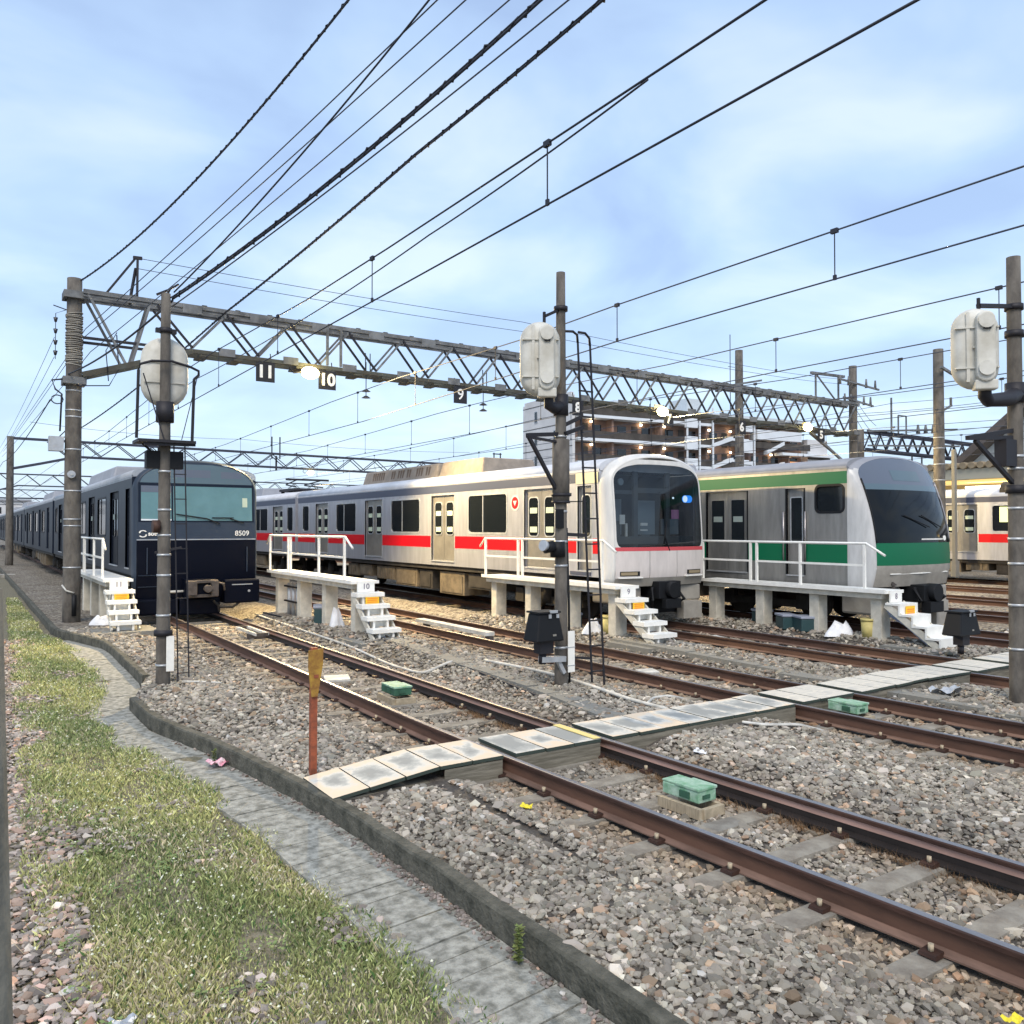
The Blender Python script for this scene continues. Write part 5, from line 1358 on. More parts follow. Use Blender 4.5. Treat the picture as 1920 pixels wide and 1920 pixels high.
tp.inputs[0].default_value = (0.46, 0.51, 0.55, 1); gl.inputs['Roughness'].default_value = 0.03; lw.inputs['Blend'].default_value = 0.16
mr = t_.nodes.new('ShaderNodeMapRange'); mr.inputs['To Min'].default_value = 0.05; mr.inputs['To Max'].default_value = 0.75
t_.links.new(lw.outputs['Fresnel'], mr.inputs['Value']); t_.links.new(mr.outputs[0], mix_.inputs[0]); t_.links.new(tp.outputs[0], mix_.inputs[1]); t_.links.new(gl.outputs[0], mix_.inputs[2]); t_.links.new(mix_.outputs[0], o_.inputs[0])
b = MB(); addp(b, patch(F_red, Z0, 2.0, lambda z: -ws_red(z), lambda z: ws_red(z), -0.004, 14, 10)); addp(b, patch(F_red, 2.0, 3.10, lambda z: -ws_red(z), lambda z: ws_red(z), -0.004, 14, 6)); addp(b, patch(F_red, 3.10, Z1 - 0.001, lambda z: -ws_red(z), lambda z: ws_red(z), -0.004, 14, 32))
ws = b.build('windscreen', gm, tr)
M['cab_grey'] = mat('cab_interior', (0.075, 0.085, 0.095), 0.7); M['cab_light'] = mat('cab_partition_glass', (0.20, 0.25, 0.28), 0.3); M['cab_dark'] = mat('cab_dark', (0.02, 0.022, 0.025), 0.8)
ci = MB(); ci.box(-1.32, 1.32, 1.30, 1.36, 1.2, 3.38); ci.box(-1.32, 1.32, 0.35, 1.3, 1.22, 1.26); ci.box(-1.32, 1.32, 0.5, 1.3, 3.40, 3.43)
cin = ci.build('cab_interior', M['cab_dark'], tr)
b = MB(); b.box(-0.55, -0.43, 0.36, 0.42, 1.8, 3.4); b.box(0.38, 0.50, 0.36, 0.42, 1.8, 3.4); b.box(-0.43, 0.38, 0.36, 0.42, 2.95, 3.06); b.box(-1.15, -0.55, 0.40, 0.44, 2.92, 3.0); b.build('cab_door_frame', M['cab_grey'], cin)
b = MB(); b.box(-0.35, 0.30, 0.62, 0.64, 2.06, 2.80); b.box(-1.1, -0.6, 0.7, 0.72, 2.06, 2.82); b.box(0.56, 1.1, 0.7, 0.72, 2.06, 2.4); b.each('partition_glass', M['cab_light'], cin)
b = MB(); b.box(-1.15, 1.15, 0.30, 0.62, 1.86, 2.02); b.box(-1.0, -0.8, 0.5, 0.58, 2.02, 2.35); b.box(-0.25, 0.0, 0.45, 0.5, 2.02, 2.06); b.build('cab_desk', M['cab_grey'], cin)
b = MB(); b.box(-0.88, -0.74, 0.42, 0.44, 2.28, 2.48); b.box(-0.28, -0.08, 0.44, 0.46, 2.25, 2.31); b.box(-0.28, -0.08, 0.44, 0.46, 2.14, 2.17); b.box(-0.64, -0.6, 0.5, 0.54, 2.02, 2.3); b.each('cab_paper', M['white'], cin)
b = MB(); b.box(0.50, 0.72, 0.31, 0.32, 2.40, 2.60); b.build('pink_notice', M['paper_pink'], cin)
b = MB(); b.cyl((-0.92, 0.36, 3.17), (0, 1, 0), 0.075, 0.04, 16); b.build('head_lamp_unit', M['cab_light'], cin)
b = MB(); b.cyl((0.60, 0.36, 2.86), (0, 1, 0), 0.022, 0.02, 12); b.build('small_white_lamp', M['white_lamp'], cin)
def capsule(x0, x1, z0, z1, n=8):
    r = (z1 - z0) / 2; o = []
    for i in range(n + 1): a = R(90 + 180 * i / n); o.append((x0 + r + r * math.cos(a), (z0 + z1) / 2 + r * math.sin(a)))
    for i in range(n + 1): a = R(-90 + 180 * i / n); o.append((x1 - r + r * math.cos(a), (z0 + z1) / 2 + r * math.sin(a)))
    return o
dp = MB().prism(capsule(0.80, 1.10, 2.76, 2.92), 0.275, 0.29).build('destination_display', M['blue_lamp'], cin)
MB().prism(oval(0.14, 0.145, 0.88, 2.84), 0.270, 0.274).build('display_disc', M['white_lamp'], dp)
b = MB(); b.tube([(-0.02, 0.0, 1.86), (0.10, 0.035, 2.35)], 0.012, 6); b.bar((0.02, 0.0, 2.0), (0.14, 0.0, 1.72), 0.02); b.build('wiper', M['black'], ws)
# red round emblem on the side
e_ = MB(); e_.cyl((-RW - 0.004, 3.62, 2.80), (1, 0, 0), 0.19, 0.006, 28); em = e_.build('emblem', M['mask'], tr)
e_ = MB(); e_.cyl((-RW - 0.008, 3.62, 2.80), (1, 0, 0), 0.145, 0.006, 28); e_.build('emblem_disc', M['red'], em)
e_ = MB(); x_ = -RW - 0.0125; e_.add([(x_, 3.70, 2.85), (x_, 3.54, 2.85), (x_, 3.62, 2.72)], [(0, 1, 2)]); e_.build('emblem_mark', M['mask'], em)
# skirt, coupler and step equipment under the cab
b = MB(); b.box(-1.25, -0.5, 0.18, 0.9, 0.62, 0.97); b.box(0.55, 1.25, 0.18, 0.9, 0.62, 0.97); b.each('lower_skirt', M['skirt'], tr, bevel=0.04)
b = MB(); b.box(-0.30, 0.32, -0.15, 0.45, 0.72, 1.08); b.cyl((0.02, -0.18, 0.9), (0, 1, 0), 0.17, 0.2, 14); b.box(-0.2, 0.24, -0.25, -0.12, 0.52, 0.72); b.tube([(0.3, 0, 0.95), (0.42, -0.15, 0.7), (0.3, 0.1, 0.5)], 0.04, 7); b.tube([(-0.35, 0, 0.95), (-0.45, -0.1, 0.7), (-0.3, 0.1, 0.5)], 0.04, 7)
b.box(-0.5, 0.55, 0.25, 0.8, 0.38, 0.75)
b.build('coupler', M['black'], tr, bevel=0.02)
b = MB(); b.box(0.55, 1.1, 0.0, 0.2, 0.25, 0.62); b.build('plough_plate', M['skirt'], tr)
b = MB(); b.box(-RW - 0.02, -RW - 0.002, 0.75, 1.45, 1.19, 1.27); b.build('side_lamp_strip', M['navyband'], tr)
b = MB(); b.box(-RW - 0.012, -RW - 0.002, 0.50, 1.25, 3.14, 3.37); b.build('lamp_reflection', mat('lamp_reflection_cream', (0.70, 0.66, 0.42), 0.35), tr)  # lamp reflection above the cab door, painted as a cream panel

# --- green banded grey train (track 8)
GW = 1.475
st_gr = dict(hw=GW, zt=3.70, zroof=3.45, inner=M['silver_dark'], side=M['silver_dark'], roof=M['roof_dark'], frame=M['black'], doorm=M['silver_dark'], door=(1.20, 3.05), win=(2.55, 3.06),
             bands=[('green_band', 1.47, 1.86, M['green'], False), ('upper_green_band', 3.11, 3.36, M['green'], True)])
tg = thing('passenger_train', 'grey passenger train with green bands and a sloping black glass front', 'train', (16.42, 9.6, 0))
car(tg, st_gr, 0.72, 19.6, [(1.76, 2.2), (3.3, 4.52), (8.0, 9.3), (12.7, 14.0), (16.6, 17.9)], [(0.82, 1.44), (5.2, 7.2), (9.9, 12.0)], 1.02, bog=(3.2, 16.8), units=[(7, 12, 4.0, M['roof_dark'], False)])
b = MB()
for y in (1.70, 2.26): b.tube([(-GW - 0.04, y, 1.5), (-GW - 0.04, y, 2.55)], 0.018, 7)
b.each('cab_handrail', M['rail_top'], tg)
def F_gr(x, z):
    y = 0.22 * (abs(x) / 1.475) ** 2.6
    if z > 1.5: y += 0.60 * ((z - 1.5) / 2.2) ** 2.0
    if z < 1.35: y += 0.10 * (1.35 - z) / 0.35
    return y
mg = cabshell(F_gr, 0.72, 1.02, 3.26, 3.72, GW, 0.15, 7, 0.35).build('cab_cheek', M['cheek'], tg)
hg = lambda z: hin(z, GW, 3.26, 3.72, 0.15, 0.35) + 0.004
patch(F_gr, 1.02, 1.45, lambda z: -hg(z), lambda z: hg(z), 0.0, 12, 4).build('lower_front', M['skirt'], mg)
patch(F_gr, 1.4505, 1.9, lambda z: -hg(z), lambda z: hg(z), 0.002, 12, 4).build('green_front_band', M['green'], mg)
patch(F_gr, 1.9005, 2.98, lambda z: -hg(z) , lambda z: hg(z), 0.004, 14, 14).build('windscreen', M['glass_black'], tg)
ug = patch(F_gr, 2.9805, 3.658, lambda z: -hg(z), lambda z: hg(z), 0.004, 14, 12).build('upper_display_glass', M['glass_grad'], tg)
patch(F_gr, 2.9805, 3.10, lambda z: -hg(z), lambda z: hg(z), 0.006, 14, 3).build('display_shade', M['glass_grey'], ug)
patch(F_gr, 3.18, 3.40, -0.45, 0.55, 0.007, 10, 4).build('display_window', M['glass_grey'], ug)
mg.data.materials.append(M['roof_dark'])
for p_ in mg.data.polygons:
    if p_.center.z > 3.40: p_.material_index = 1
for s in (-1, 1):
    hb = MB(); q = [(s * (hg(z) - 0.01), F_gr(hg(z) - 0.01, z) - 0.012, z) for z in [1.9 + i * 0.1 for i in range(14)]]; hb.tube(q, 0.018, 6); hb.build('glass_edge', M['rail_top'] if s > 0 else M['black'], mg)
b = MB(); b.bar((-1.0, F_gr(1.0, 1.28) - 0.015, 1.28), (0, F_gr(0, 1.28) - 0.015, 1.28), 0.02); b.bar((0, F_gr(0, 1.28) - 0.015, 1.28), (1.1, F_gr(1.1, 1.28) - 0.015, 1.28), 0.02); b.build('front_handrail', M['white'], tg)
b = MB()
for i in range(26):
    x = 0.0 + i * 0.034; b.box(x, x + 0.022, F_gr(x, 1.97) - 0.012, F_gr(x, 1.97) - 0.006, 1.955, 1.985)
b.build('front_lettering', M['white'], tg)
b = MB(); b.cyl((0.98, F_gr(0.98, 1.99) - 0.012, 1.99), (0, 1, 0), 0.055, 0.01, 12); b.build('front_logo', M['white'], tg)
b = MB()
for x0, x1 in ((-0.5, 0.3), (0.1, 0.8)): b.tube([(x0, F_gr(x0, 2.45) - 0.03, 2.46), (x1, F_gr(x1, 2.2) - 0.04, 2.22)], 0.012, 5)
b.each('wiper', M['black'], tg)
b = MB(); b.box(-1.3, -0.42, 0.22, 1.0, 0.45, 1.0); b.box(0.5, 1.3, 0.22, 1.0, 0.45, 1.0); b.each('lower_skirt', M['skirt'], tg, bevel=0.05)
b = MB(); b.box(-0.3, 0.3, -0.2, 0.5, 0.72, 1.05); b.cyl((0.0, -0.22, 0.9), (0, 1, 0), 0.18, 0.22, 14); b.box(-0.24, 0.24, -0.3, -0.1, 0.5, 0.72); b.tube([(0.3, 0, 0.98), (0.44, -0.2, 0.8), (0.34, 0.1, 0.5)], 0.045, 7); b.tube([(-0.3, 0, 0.98), (-0.44, -0.2, 0.75), (-0.34, 0.1, 0.5)], 0.045, 7); b.build('coupler', M['black'], tg, bevel=0.02)
b = MB(); b.box(0.35, 0.8, -0.08, 0.2, 0.2, 0.7); b.build('plough_plate', M['skirt'], tg)
b = MB(); b.box(-0.9, -0.72, 0.12, 0.2, 1.05, 1.12); b.box(-0.84, -0.78, 0.12, 0.2, 0.95, 1.05); b.build('lamp_bracket', M['coupler'], tg)

# --- navy train (track 11)
NW = 1.405
st_nv = dict(hw=NW, zt=3.70, zroof=3.40, inner=M['navy'], side=M['navy'], roof=M['navy_roof'], frame=M['navy_dark'], doorm=M['navy_dark'], door=(1.28, 3.12), win=(2.02, 3.0), bands=[('pale_roof_line', 3.34, 3.368, M['navy_roof'], True)])
tn = thing('passenger_train', 'long navy blue passenger train with car number 8509 on its front', 'train', (4.615, 20.3, 0))
for k in range(6):
    o = 0.30 if k == 0 else 0.30 + k * 20.0
    dz = [(o + 2.0 - (0.35 if k else 0), o + 3.3 - (0.35 if k else 0)), (o + 6.4, o + 7.7), (o + 11.1, o + 12.4), (o + 15.9, o + 17.2)]
    if k == 0: dz = [(0.62, 1.12)] + dz
    wi = [(o + 4.1, o + 5.7), (o + 8.5, o + 10.2), (o + 13.2, o + 15.0), (o + 17.8, o + 18.6)]
    car(tn, st_nv, o, o + 19.5 - (0.3 if k == 0 else 0), dz, wi, 1.12, detail=(k == 0), bog=(o + 3, o + 16.4) if k < 3 else (), units=[(o + 6.5, o + 12.5, 4.05, M['roof_dark'], False)] if k < 4 else [])
    gangway(tn, o + 19.2, o + 20.0, NW, 1.12)
def F_nv(x, z):
    y = 0.05 * (abs(x) / 1.4) ** 2
    if z > 1.95: y += 0.12 * (z - 1.95) / 1.8
    if z < 1.9: y += 0.0
    if z < 1.2: y += 0.14 * (1.2 - z)
    return y
mn = cabshell(F_nv, 0.30, 0.55, 3.05, 3.80, NW, 0.07, 5).build('cab_shell', M['navy_grey'], tn)
hn = lambda z: hin(z, NW, 3.05, 3.80, 0.07) + 0.003
patch(F_nv, 0.55, 1.92, lambda z: -hn(z), lambda z: hn(z), 0.0, 10, 6).build('lower_front', M['navy_dark'], mn)
patch(F_nv, 1.9205, 1.945, lambda z: -hn(z), lambda z: hn(z), 0.006, 10, 1).build('pale_line', M['navy_roof'], mn)
patch(F_nv, 1.9455, 3.74, lambda z: -hn(z), lambda z: hn(z), 0.0, 14, 20).build('upper_front', M['navy_grey'], mn)
def hs(z, w=1.27):
    return hwf(z, w, 3.15, 3.70)
patch(F_nv, 3.24, 3.69, lambda z: -hs(z), lambda z: hs(z), 0.008, 14, 10).build('upper_display_glass', M['glass_grey'], tn)
sr = MB(); addp(sr, patch(F_nv, 2.34, 3.2395, -1.30, 1.30, 0.006, 12, 4)); ft = sr.build('windscreen_frame', M['navy'], tn)
patch(F_nv, 2.37, 3.17, -1.245, -0.60, 0.012, 6, 4).build('windscreen', M['glass_teal'], ft)
patch(F_nv, 2.37, 3.17, -0.56, 1.255, 0.012, 10, 4).build('windscreen', M['glass_teal'], ft)
patch(F_nv, 3.02, 3.17, -1.245, -0.60, 0.016, 6, 2).build('sun_visor', M['glass_grad'], ft)
patch(F_nv, 2.37, 2.405, -1.245, -0.60, 0.016, 6, 1).build('windscreen_ledge', M['slab_white'], ft)
patch(F_nv, 2.70, 2.92, 1.02, 1.14, 0.016, 2, 2).build('paper_sticker', M['paper'], ft)
b = MB()
for x0, z0, x1, z1 in ((-0.5, 2.52, 0.18, 2.42), (0.18, 2.42, 0.48, 2.30), (0.3, 2.44, 0.8, 2.44), (0.72, 2.42, 1.05, 2.32)): b.bar((x0, F_nv(x0, z0) - 0.04, z0), (x1, F_nv(x1, z1) - 0.04, z1), 0.02, 0.025)
b.each('wiper', M['black'], ft)
text('car_number', '8509', 0.17, M['white'], tn, (1.00, F_nv(0.7, 1.96) - 0.012, 2.07), FACE_CAM, 0.002, 0.006)
text('operator_name', 'sotetsu', 0.135, M['white'], tn, (-1.10, F_nv(0.7, 1.96) - 0.012, 2.07), FACE_CAM, 0.002, 0.005, 'LEFT')
b = MB(); yl = F_nv(0.9, 1.96) - 0.012
for sgn, cz in ((1, 2.10), (-1, 2.04)):
    vs = []; n = 10
    for i in range(n + 1):
        a = R(200 - 180 * i / n) if sgn > 0 else R(20 - 180 * i / n)
        for r in (0.05, 0.085): vs.append((-1.21 + r * math.cos(a), yl, cz + r * 0.62 * math.sin(a)))
    b.add(vs, [(2 * i, 2 * i + 1, 2 * i + 3, 2 * i + 2) for i in range(n)])
b.build('operator_emblem', M['white'], tn)
patch(F_nv, 3.38, 3.56, -0.55, 0.28, 0.010, 6, 2).build('display_window', M['glass_grad'], tn); patch(F_nv, 3.38, 3.54, 0.52, 1.0, 0.010, 5, 2).build('display_window', M['glass_grad'], tn)
b = MB(); b.box(-0.36, 0.34, -0.28, 0.0, 0.62, 1.02); b.build('coupler_pocket', M['navy_dark'], tn)
b = MB(); b.box(-0.32, -0.12, -0.42, -0.2, 0.66, 0.98); b.box(0.2, 0.36, -0.42, -0.2, 0.62, 0.98); b.box(-0.34, 0.36, -0.36, -0.2, 0.93, 1.0); b.box(-0.3, 0.36, -0.36, -0.2, 0.60, 0.67); b.cyl((0.12, -0.4, 0.8), (0, 1, 0), 0.09, 0.14, 12); b.tube([(0.36, -0.3, 0.93), (0.48, -0.36, 0.9), (0.52, -0.3, 0.75)], 0.03, 7); b.build('coupler', M['coupler'], tn, bevel=0.015)
b = MB(); b.box(0.55, 1.38, -0.18, 0.35, 0.42, 0.98); b.box(-1.38, -0.45, -0.02, 0.4, 0.22, 0.58); b.box(-0.42, 0.5, -0.02, 0.4, 0.18, 0.56); b.each('front_skirt', M['navy_dark'], tn, bevel=0.04)
b = MB(); b.box(0.72, 1.2, -0.195, -0.182, 0.85, 0.87); b.cyl((1.12, -0.19, 0.7), (0, 1, 0), 0.03, 0.02, 10); b.build('skirt_fittings', M['galv'], tn)
b = MB()
for z in (0.86, 1.12): b.bar((-1.3, F_nv(0.9, z) - 0.004, z), (-0.42, F_nv(0.9, z) - 0.004, z), 0.012)
for x in (-1.12, 1.12): b.bar((x, F_nv(x, 1.45) - 0.03, 1.15), (x, F_nv(x, 1.45) - 0.03, 1.75), 0.02)
b.each('front_seam', M['navy_grey'], tn)
b = MB(); b.tube([(-0.85, -0.1, 0.74), (-0.3, -0.1, 0.74)], 0.03, 7); b.cyl((-0.82, -0.1, 0.64), (0, 1, 0), 0.05, 0.1, 10); b.build('air_hose_cock', M['white_pipe'], tn)
b = MB(); b.tube([(0.3, -0.15, 0.5), (0.45, -0.2, 0.35), (0.75, -0.15, 0.33), (0.95, -0.1, 0.45)], 0.03, 7); b.tube([(0.4, -0.15, 0.45), (0.42, -0.2, 0.25)], 0.02, 6); b.build('brake_hose', M['under'], tn)

# --- distant train at the right
st_fr = dict(st_red); st_fr['zroof'] = 3.40
tf = thing('passenger_train', 'distant silver train with a red band, half hidden behind the right mast', 'train', (33.4, 6.0, 0))
car(tf, st_fr, 0, 19.6, [(1.6, 2.9), (6.2, 7.5), (10.55, 11.85), (15.2, 16.5)], [(3.5, 5.3), (8.3, 10.0), (12.6, 14.4), (17.3, 18.2)], 1.0, bog=(3, 16.4))
car(tf, st_fr, 20.0, 39.6, [(21.6, 22.9), (26.2, 27.5)], [(23.6, 25.4)], 1.0, bog=(23, 36))
MB().box(-RW + 0.010, -RW + 0.017, 8.9, 9.75, 2.42, 2.98).build('lit_pane', M['lit_window'], tf)
b = MB(); b.cyl((-1.0, 9.3, 3.55), (0, 1, 0.0), 0.38, 0.9, 18); b.build('roof_tank', M['under_tan'], tf)

# ---------------------------------------------------------------- board crossing over the tracks
def mat_board():
    m = bpy.data.materials.new('worn_board'); m.use_nodes = True
    t = m.node_tree; b = t.nodes['Principled BSDF']; b.inputs['Roughness'].default_value = 0.8
    co = t.nodes.new('ShaderNodeTexCoord'); oi = t.nodes.new('ShaderNodeObjectInfo')
    sp = t.nodes.new('ShaderNodeSeparateXYZ'); t.links.new(co.outputs['Object'], sp.inputs[0])
    def math_(op, a, b_=None):
        n = t.nodes.new('ShaderNodeMath'); n.operation = op
        t.links.new(a, n.inputs[0]) if not isinstance(a, float) else setattr(n.inputs[0], 'default_value', a)
        if b_ is not None:
            t.links.new(b_, n.inputs[1]) if not isinstance(b_, float) else setattr(n.inputs[1], 'default_value', b_)
        return n.outputs[0]
    no = t.nodes.new('ShaderNodeTexNoise'); no.inputs['Scale'].default_value = 5; no.inputs['Detail'].default_value = 9; no.inputs['Roughness'].default_value = 0.68; no.noise_dimensions = '4D'
    t.links.new(co.outputs['Object'], no.inputs['Vector']); t.links.new(math_('MULTIPLY', oi.outputs['Random'], 37.0), no.inputs['W'])
    ex = math_('DIVIDE', math_('ABSOLUTE', sp.outputs['X']), 0.165); ey = math_('DIVIDE', math_('ABSOLUTE', sp.outputs['Y']), 0.33)
    ed = math_('MAXIMUM', math_('MULTIPLY', ex, 0.80), ey)
    v = math_('ADD', math_('ADD', ed, math_('MULTIPLY', math_('SUBTRACT', no.outputs['Fac'], 0.5), 1.9)), math_('MULTIPLY', math_('SUBTRACT', oi.outputs['Random'], 0.5), 0.75))
    r = t.nodes.new('ShaderNodeValToRGB'); e = r.color_ramp.elements
    e[0].position = 0.25; e[0].color = (0.26, 0.27, 0.26, 1); e[1].position = 0.97; e[1].color = (0.66, 0.54, 0.40, 1)
    q = e.new(0.55); q.color = (0.38, 0.385, 0.36, 1); q = e.new(0.72); q.color = (0.58, 0.56, 0.50, 1)
    t.links.new(v, r.inputs[0]); t.links.new(r.outputs[0], b.inputs['Base Color'])
    return m
M['board'] = mat_board()
M['board_far'] = mat('pale_board', (0.64, 0.60, 0.51), 0.8, col2=(0.46, 0.45, 0.41), vscale=5, stretch=(1, 3, 1))
YW = 6.55
bm_ = MB(); bm_.box(-0.165, 0.165, -0.33, 0.33, -0.03, 0.0); BOARD = bm_.mesh('board', M['board']); BOARD2 = bm_.mesh('board', M['board_far'])
for me_ in (BOARD, BOARD2):
    me_.materials.append(M['plank_edge'])
    for p_ in me_.polygons:
        if p_.normal.z < 0.5: p_.material_index = 1
def crossing(label, x0, x1, z0, z1, zside, kink=None, far=False, shear=0.0, step=0.33):
    t = thing('board_crossing', label, 'boardwalk', ((x0 + x1) / 2, YW, 0), group='board crossing sections')
    n = max(1, round((x1 - x0) / step)); w = (x1 - x0) / n
    for i in range(n):
        xm = x0 + (i + 0.5) * w; f = (i + 0.5) / n
        z = z0 + (z1 - z0) * f
        if kink: z = float(np.interp(xm, [k[0] for k in kink], [k[1] for k in kink])); sl_ = (float(np.interp(xm + 0.05, [k[0] for k in kink], [k[1] for k in kink])) - float(np.interp(xm - 0.05, [k[0] for k in kink], [k[1] for k in kink]))) / 0.1
        else: sl_ = (z1 - z0) / (x1 - x0)
        o = inst('board', BOARD2 if far else BOARD, t, (xm - (x0 + x1) / 2, random.uniform(-0.008, 0.008), z + random.uniform(-0.003, 0.003)), 0, ((w - 0.012) / 0.33, 1.0, 1.0))
        o.rotation_euler = (0, -math.atan(sl_), random.uniform(-0.01, 0.01))
    b = MB(); b.box(x0 - (x0 + x1) / 2 + 0.01, x1 - (x0 + x1) / 2 - 0.01, -0.31, 0.31, -0.08, min(z0, z1) - 0.034)
    if zside > 0:
        pass
    b.build('bearer', M['timber'], t)
    return t
cr1 = crossing('worn boards of the crossing ramping up from the kerb to the first rail', 2.42, 4.02, 0.10, 0.20, 1, kink=[(2.42, 0.09), (3.40, 0.195), (3.42, 0.19), (4.05, 0.19)])
b = MB(); b.box(0.21, 0.79, -0.325, -0.312, -0.03, 0.15); b.build('side_board', M['timber'], cr1)
cr2 = crossing('worn boards of the crossing between the rails of the nearest track', 4.15, 5.13, 0.185, 0.185, 1, step=0.33)
b = MB(); b.box(-0.48, 0.48, -0.33, -0.312, -0.03, 0.15); b.build('side_board', M['timber'], cr2)
b = MB(); b.box(0.40, 0.485, -0.33, 0.33, 0.189, 0.194); b.build('yellow_edge', mat('edge_yellow', (0.72, 0.58, 0.22), 0.7), cr2)
cr3 = crossing('long run of worn boards between the two nearest tracks', 5.28, 8.02, 0.175, 0.175, 1, step=0.33)
b = MB(); b.box(-1.36, 1.36, -0.33, -0.312, -0.03, 0.14); b.build('side_board', M['timber'], cr3)
crossing('pale boards of the crossing between the rails of the second track', 8.15, 9.13, 0.185, 0.185, 1, far=True, step=0.33)
cr5 = crossing('pale boards sloping between the second track and the third track', 9.28, 11.83, 0.18, 0.18, 1, kink=[(9.2, 0.18), (10.9, 0.205), (11.9, 0.185)], far=True, step=0.36)
crossing('pale boards of the crossing between the rails of the third track', 11.96, 12.94, 0.185, 0.185, 1, far=True, step=0.33)
crossing('farthest pale boards of the crossing beyond the third track', 13.10, 15.4, 0.185, 0.185, 1, far=True, step=0.38)

# ---------------------------------------------------------------- things lying between and beside the tracks
t = thing('marker_post', 'rusty red marker post with a worn yellow board at the crossing', 'post', (2.56, 7.02, 0.0))
b = MB(); b.bar((0, 0, -0.1), (0.004, 0, 1.16), 0.055, 0.055); b.build('post', M['postred'], t)
b = MB(); b.add([(-0.055, -0.03, 1.14), (0.075, -0.03, 1.15), (0.072, -0.03, 1.02), (0.025, -0.03, 0.74), (-0.028, -0.03, 0.74), (-0.058, -0.03, 1.0)] + [(-0.055, -0.048, 1.14), (0.075, -0.048, 1.15), (0.072, -0.048, 1.02), (0.025, -0.048, 0.74), (-0.028, -0.048, 0.74), (-0.058, -0.048, 1.0)],
                [(0, 1, 2, 3, 4, 5), (11, 10, 9, 8, 7, 6)] + [(i, (i + 1) % 6, 6 + (i + 1) % 6, 6 + i) for i in range(6)])
b.build('board', M['postyel'], t)
b = MB(); b.box(-0.01, 0.03, -0.052, -0.0485, 0.90, 0.93); b.build('board_mark', M['postred'], t)

def coil(x, y, rz, label, s=1.0, dark=False):
    t = thing('track_transponder', label, 'equipment box', (x, y, 0.02), rz, 'green boxes between the rails')
    b = MB()
    b.box(-0.13 * s, 0.13 * s, -0.24 * s, 0.24 * s, 0.07, 0.16); b.build('box_body', M['green_dark'] if dark else M['green_box'], t, bevel=0.008)
    b = MB(); b.box(-0.14 * s, 0.14 * s, -0.25 * s, 0.06 * s, 0.161, 0.185); b.box(-0.125 * s, 0.125 * s, 0.062 * s, 0.25 * s, 0.161, 0.178); b.build('box_lid', M['green_box'], t, bevel=0.006)
    b = MB(); b.box(-0.145 * s, -0.131 * s, -0.1, 0.0, 0.09, 0.14); b.box(-0.06, 0.02, -0.255 * s, -0.242 * s, 0.1, 0.13); b.each('hinge', M['green_dark'], t)
    b = MB(); b.box(-0.19 * s, -0.14 * s, -0.3 * s, 0.25 * s, -0.03, 0.05); b.box(-0.139 * s, 0.16 * s, -0.32 * s, -0.27 * s, -0.03, 0.045); b.box(0.11 * s, 0.16 * s, -0.268 * s, 0.25 * s, -0.03, 0.05); b.each('timber_frame', M['wood'], t)
coil(4.80, 4.74, R(3), 'mint green box between the rails of the nearest track, in the foreground', 0.78)
coil(4.66, 9.75, R(-2), 'small mint and dark green box between the nearest rails beyond the crossing', 0.9, True)
coil(8.56, 5.92, R(0), 'bright green box between the rails of the second track by the crossing', 0.8)
def slab_plate(x, y, rz, label, w=0.30, d=0.2):
    b = MB(); b.box(-w / 2, w / 2, -d / 2, d / 2, 0, 0.035); o = b.build('white_plate', M['white_pipe'], None, (x, y, 0.005), 0.006); o.rotation_euler = (R(6), 0, rz); tag(o, label, 'plate')
slab_plate(4.55, 11.5, R(-15), 'white plate on a sleeper of the nearest track', 0.36, 0.26)
slab_plate(8.7, 9.45, R(-10), 'small white plate between the rails of the second track')
slab_plate(12.1, 7.3, R(-5), 'white plate on the third track beside the crossing', 0.5, 0.2)
t = thing('point_motor', 'white slatted trackside box between the nearest rails by the navy train', 'equipment box', (4.9, 17.2, 0.0))
b = MB(); b.bar((-0.1, -0.9, 0.12), (-0.1, 0.5, 0.12), 0.05); b.bar((0.12, -0.9, 0.12), (0.12, 0.5, 0.12), 0.05); b.each('side_bar', M['white_pipe'], t)
b = MB(); b.bar((-0.1, -0.9, 0.12), (0.12, -0.9, 0.12), 0.06); b.bar((-0.1, 0.5, 0.12), (0.12, 0.5, 0.12), 0.06); b.box(-0.15, 0.17, -0.6, -0.4, -0.03, 0.09); b.each('end_bar', M['coupler'], t)
t = thing('equipment_tray', 'long pale tray on the second track near steps 10', 'tray', (8.35, 15.1, 0.1))
b = MB(); b.box(-0.1, 0.1, -1.7, 1.2, 0.06, 0.13); b.build('tray', M['white_pipe'], t)
b = MB(); b.box(-0.05, 0.05, -1.75, -1.6, -0.12, 0.055); b.box(-0.05, 0.05, 0.8, 0.95, -0.12, 0.055); b.each('foot', M['coupler'], t)
slab_plate(12.35, 11.1, R(0), 'pale slotted plate between the rails in front of the red striped train', 0.22, 0.9)

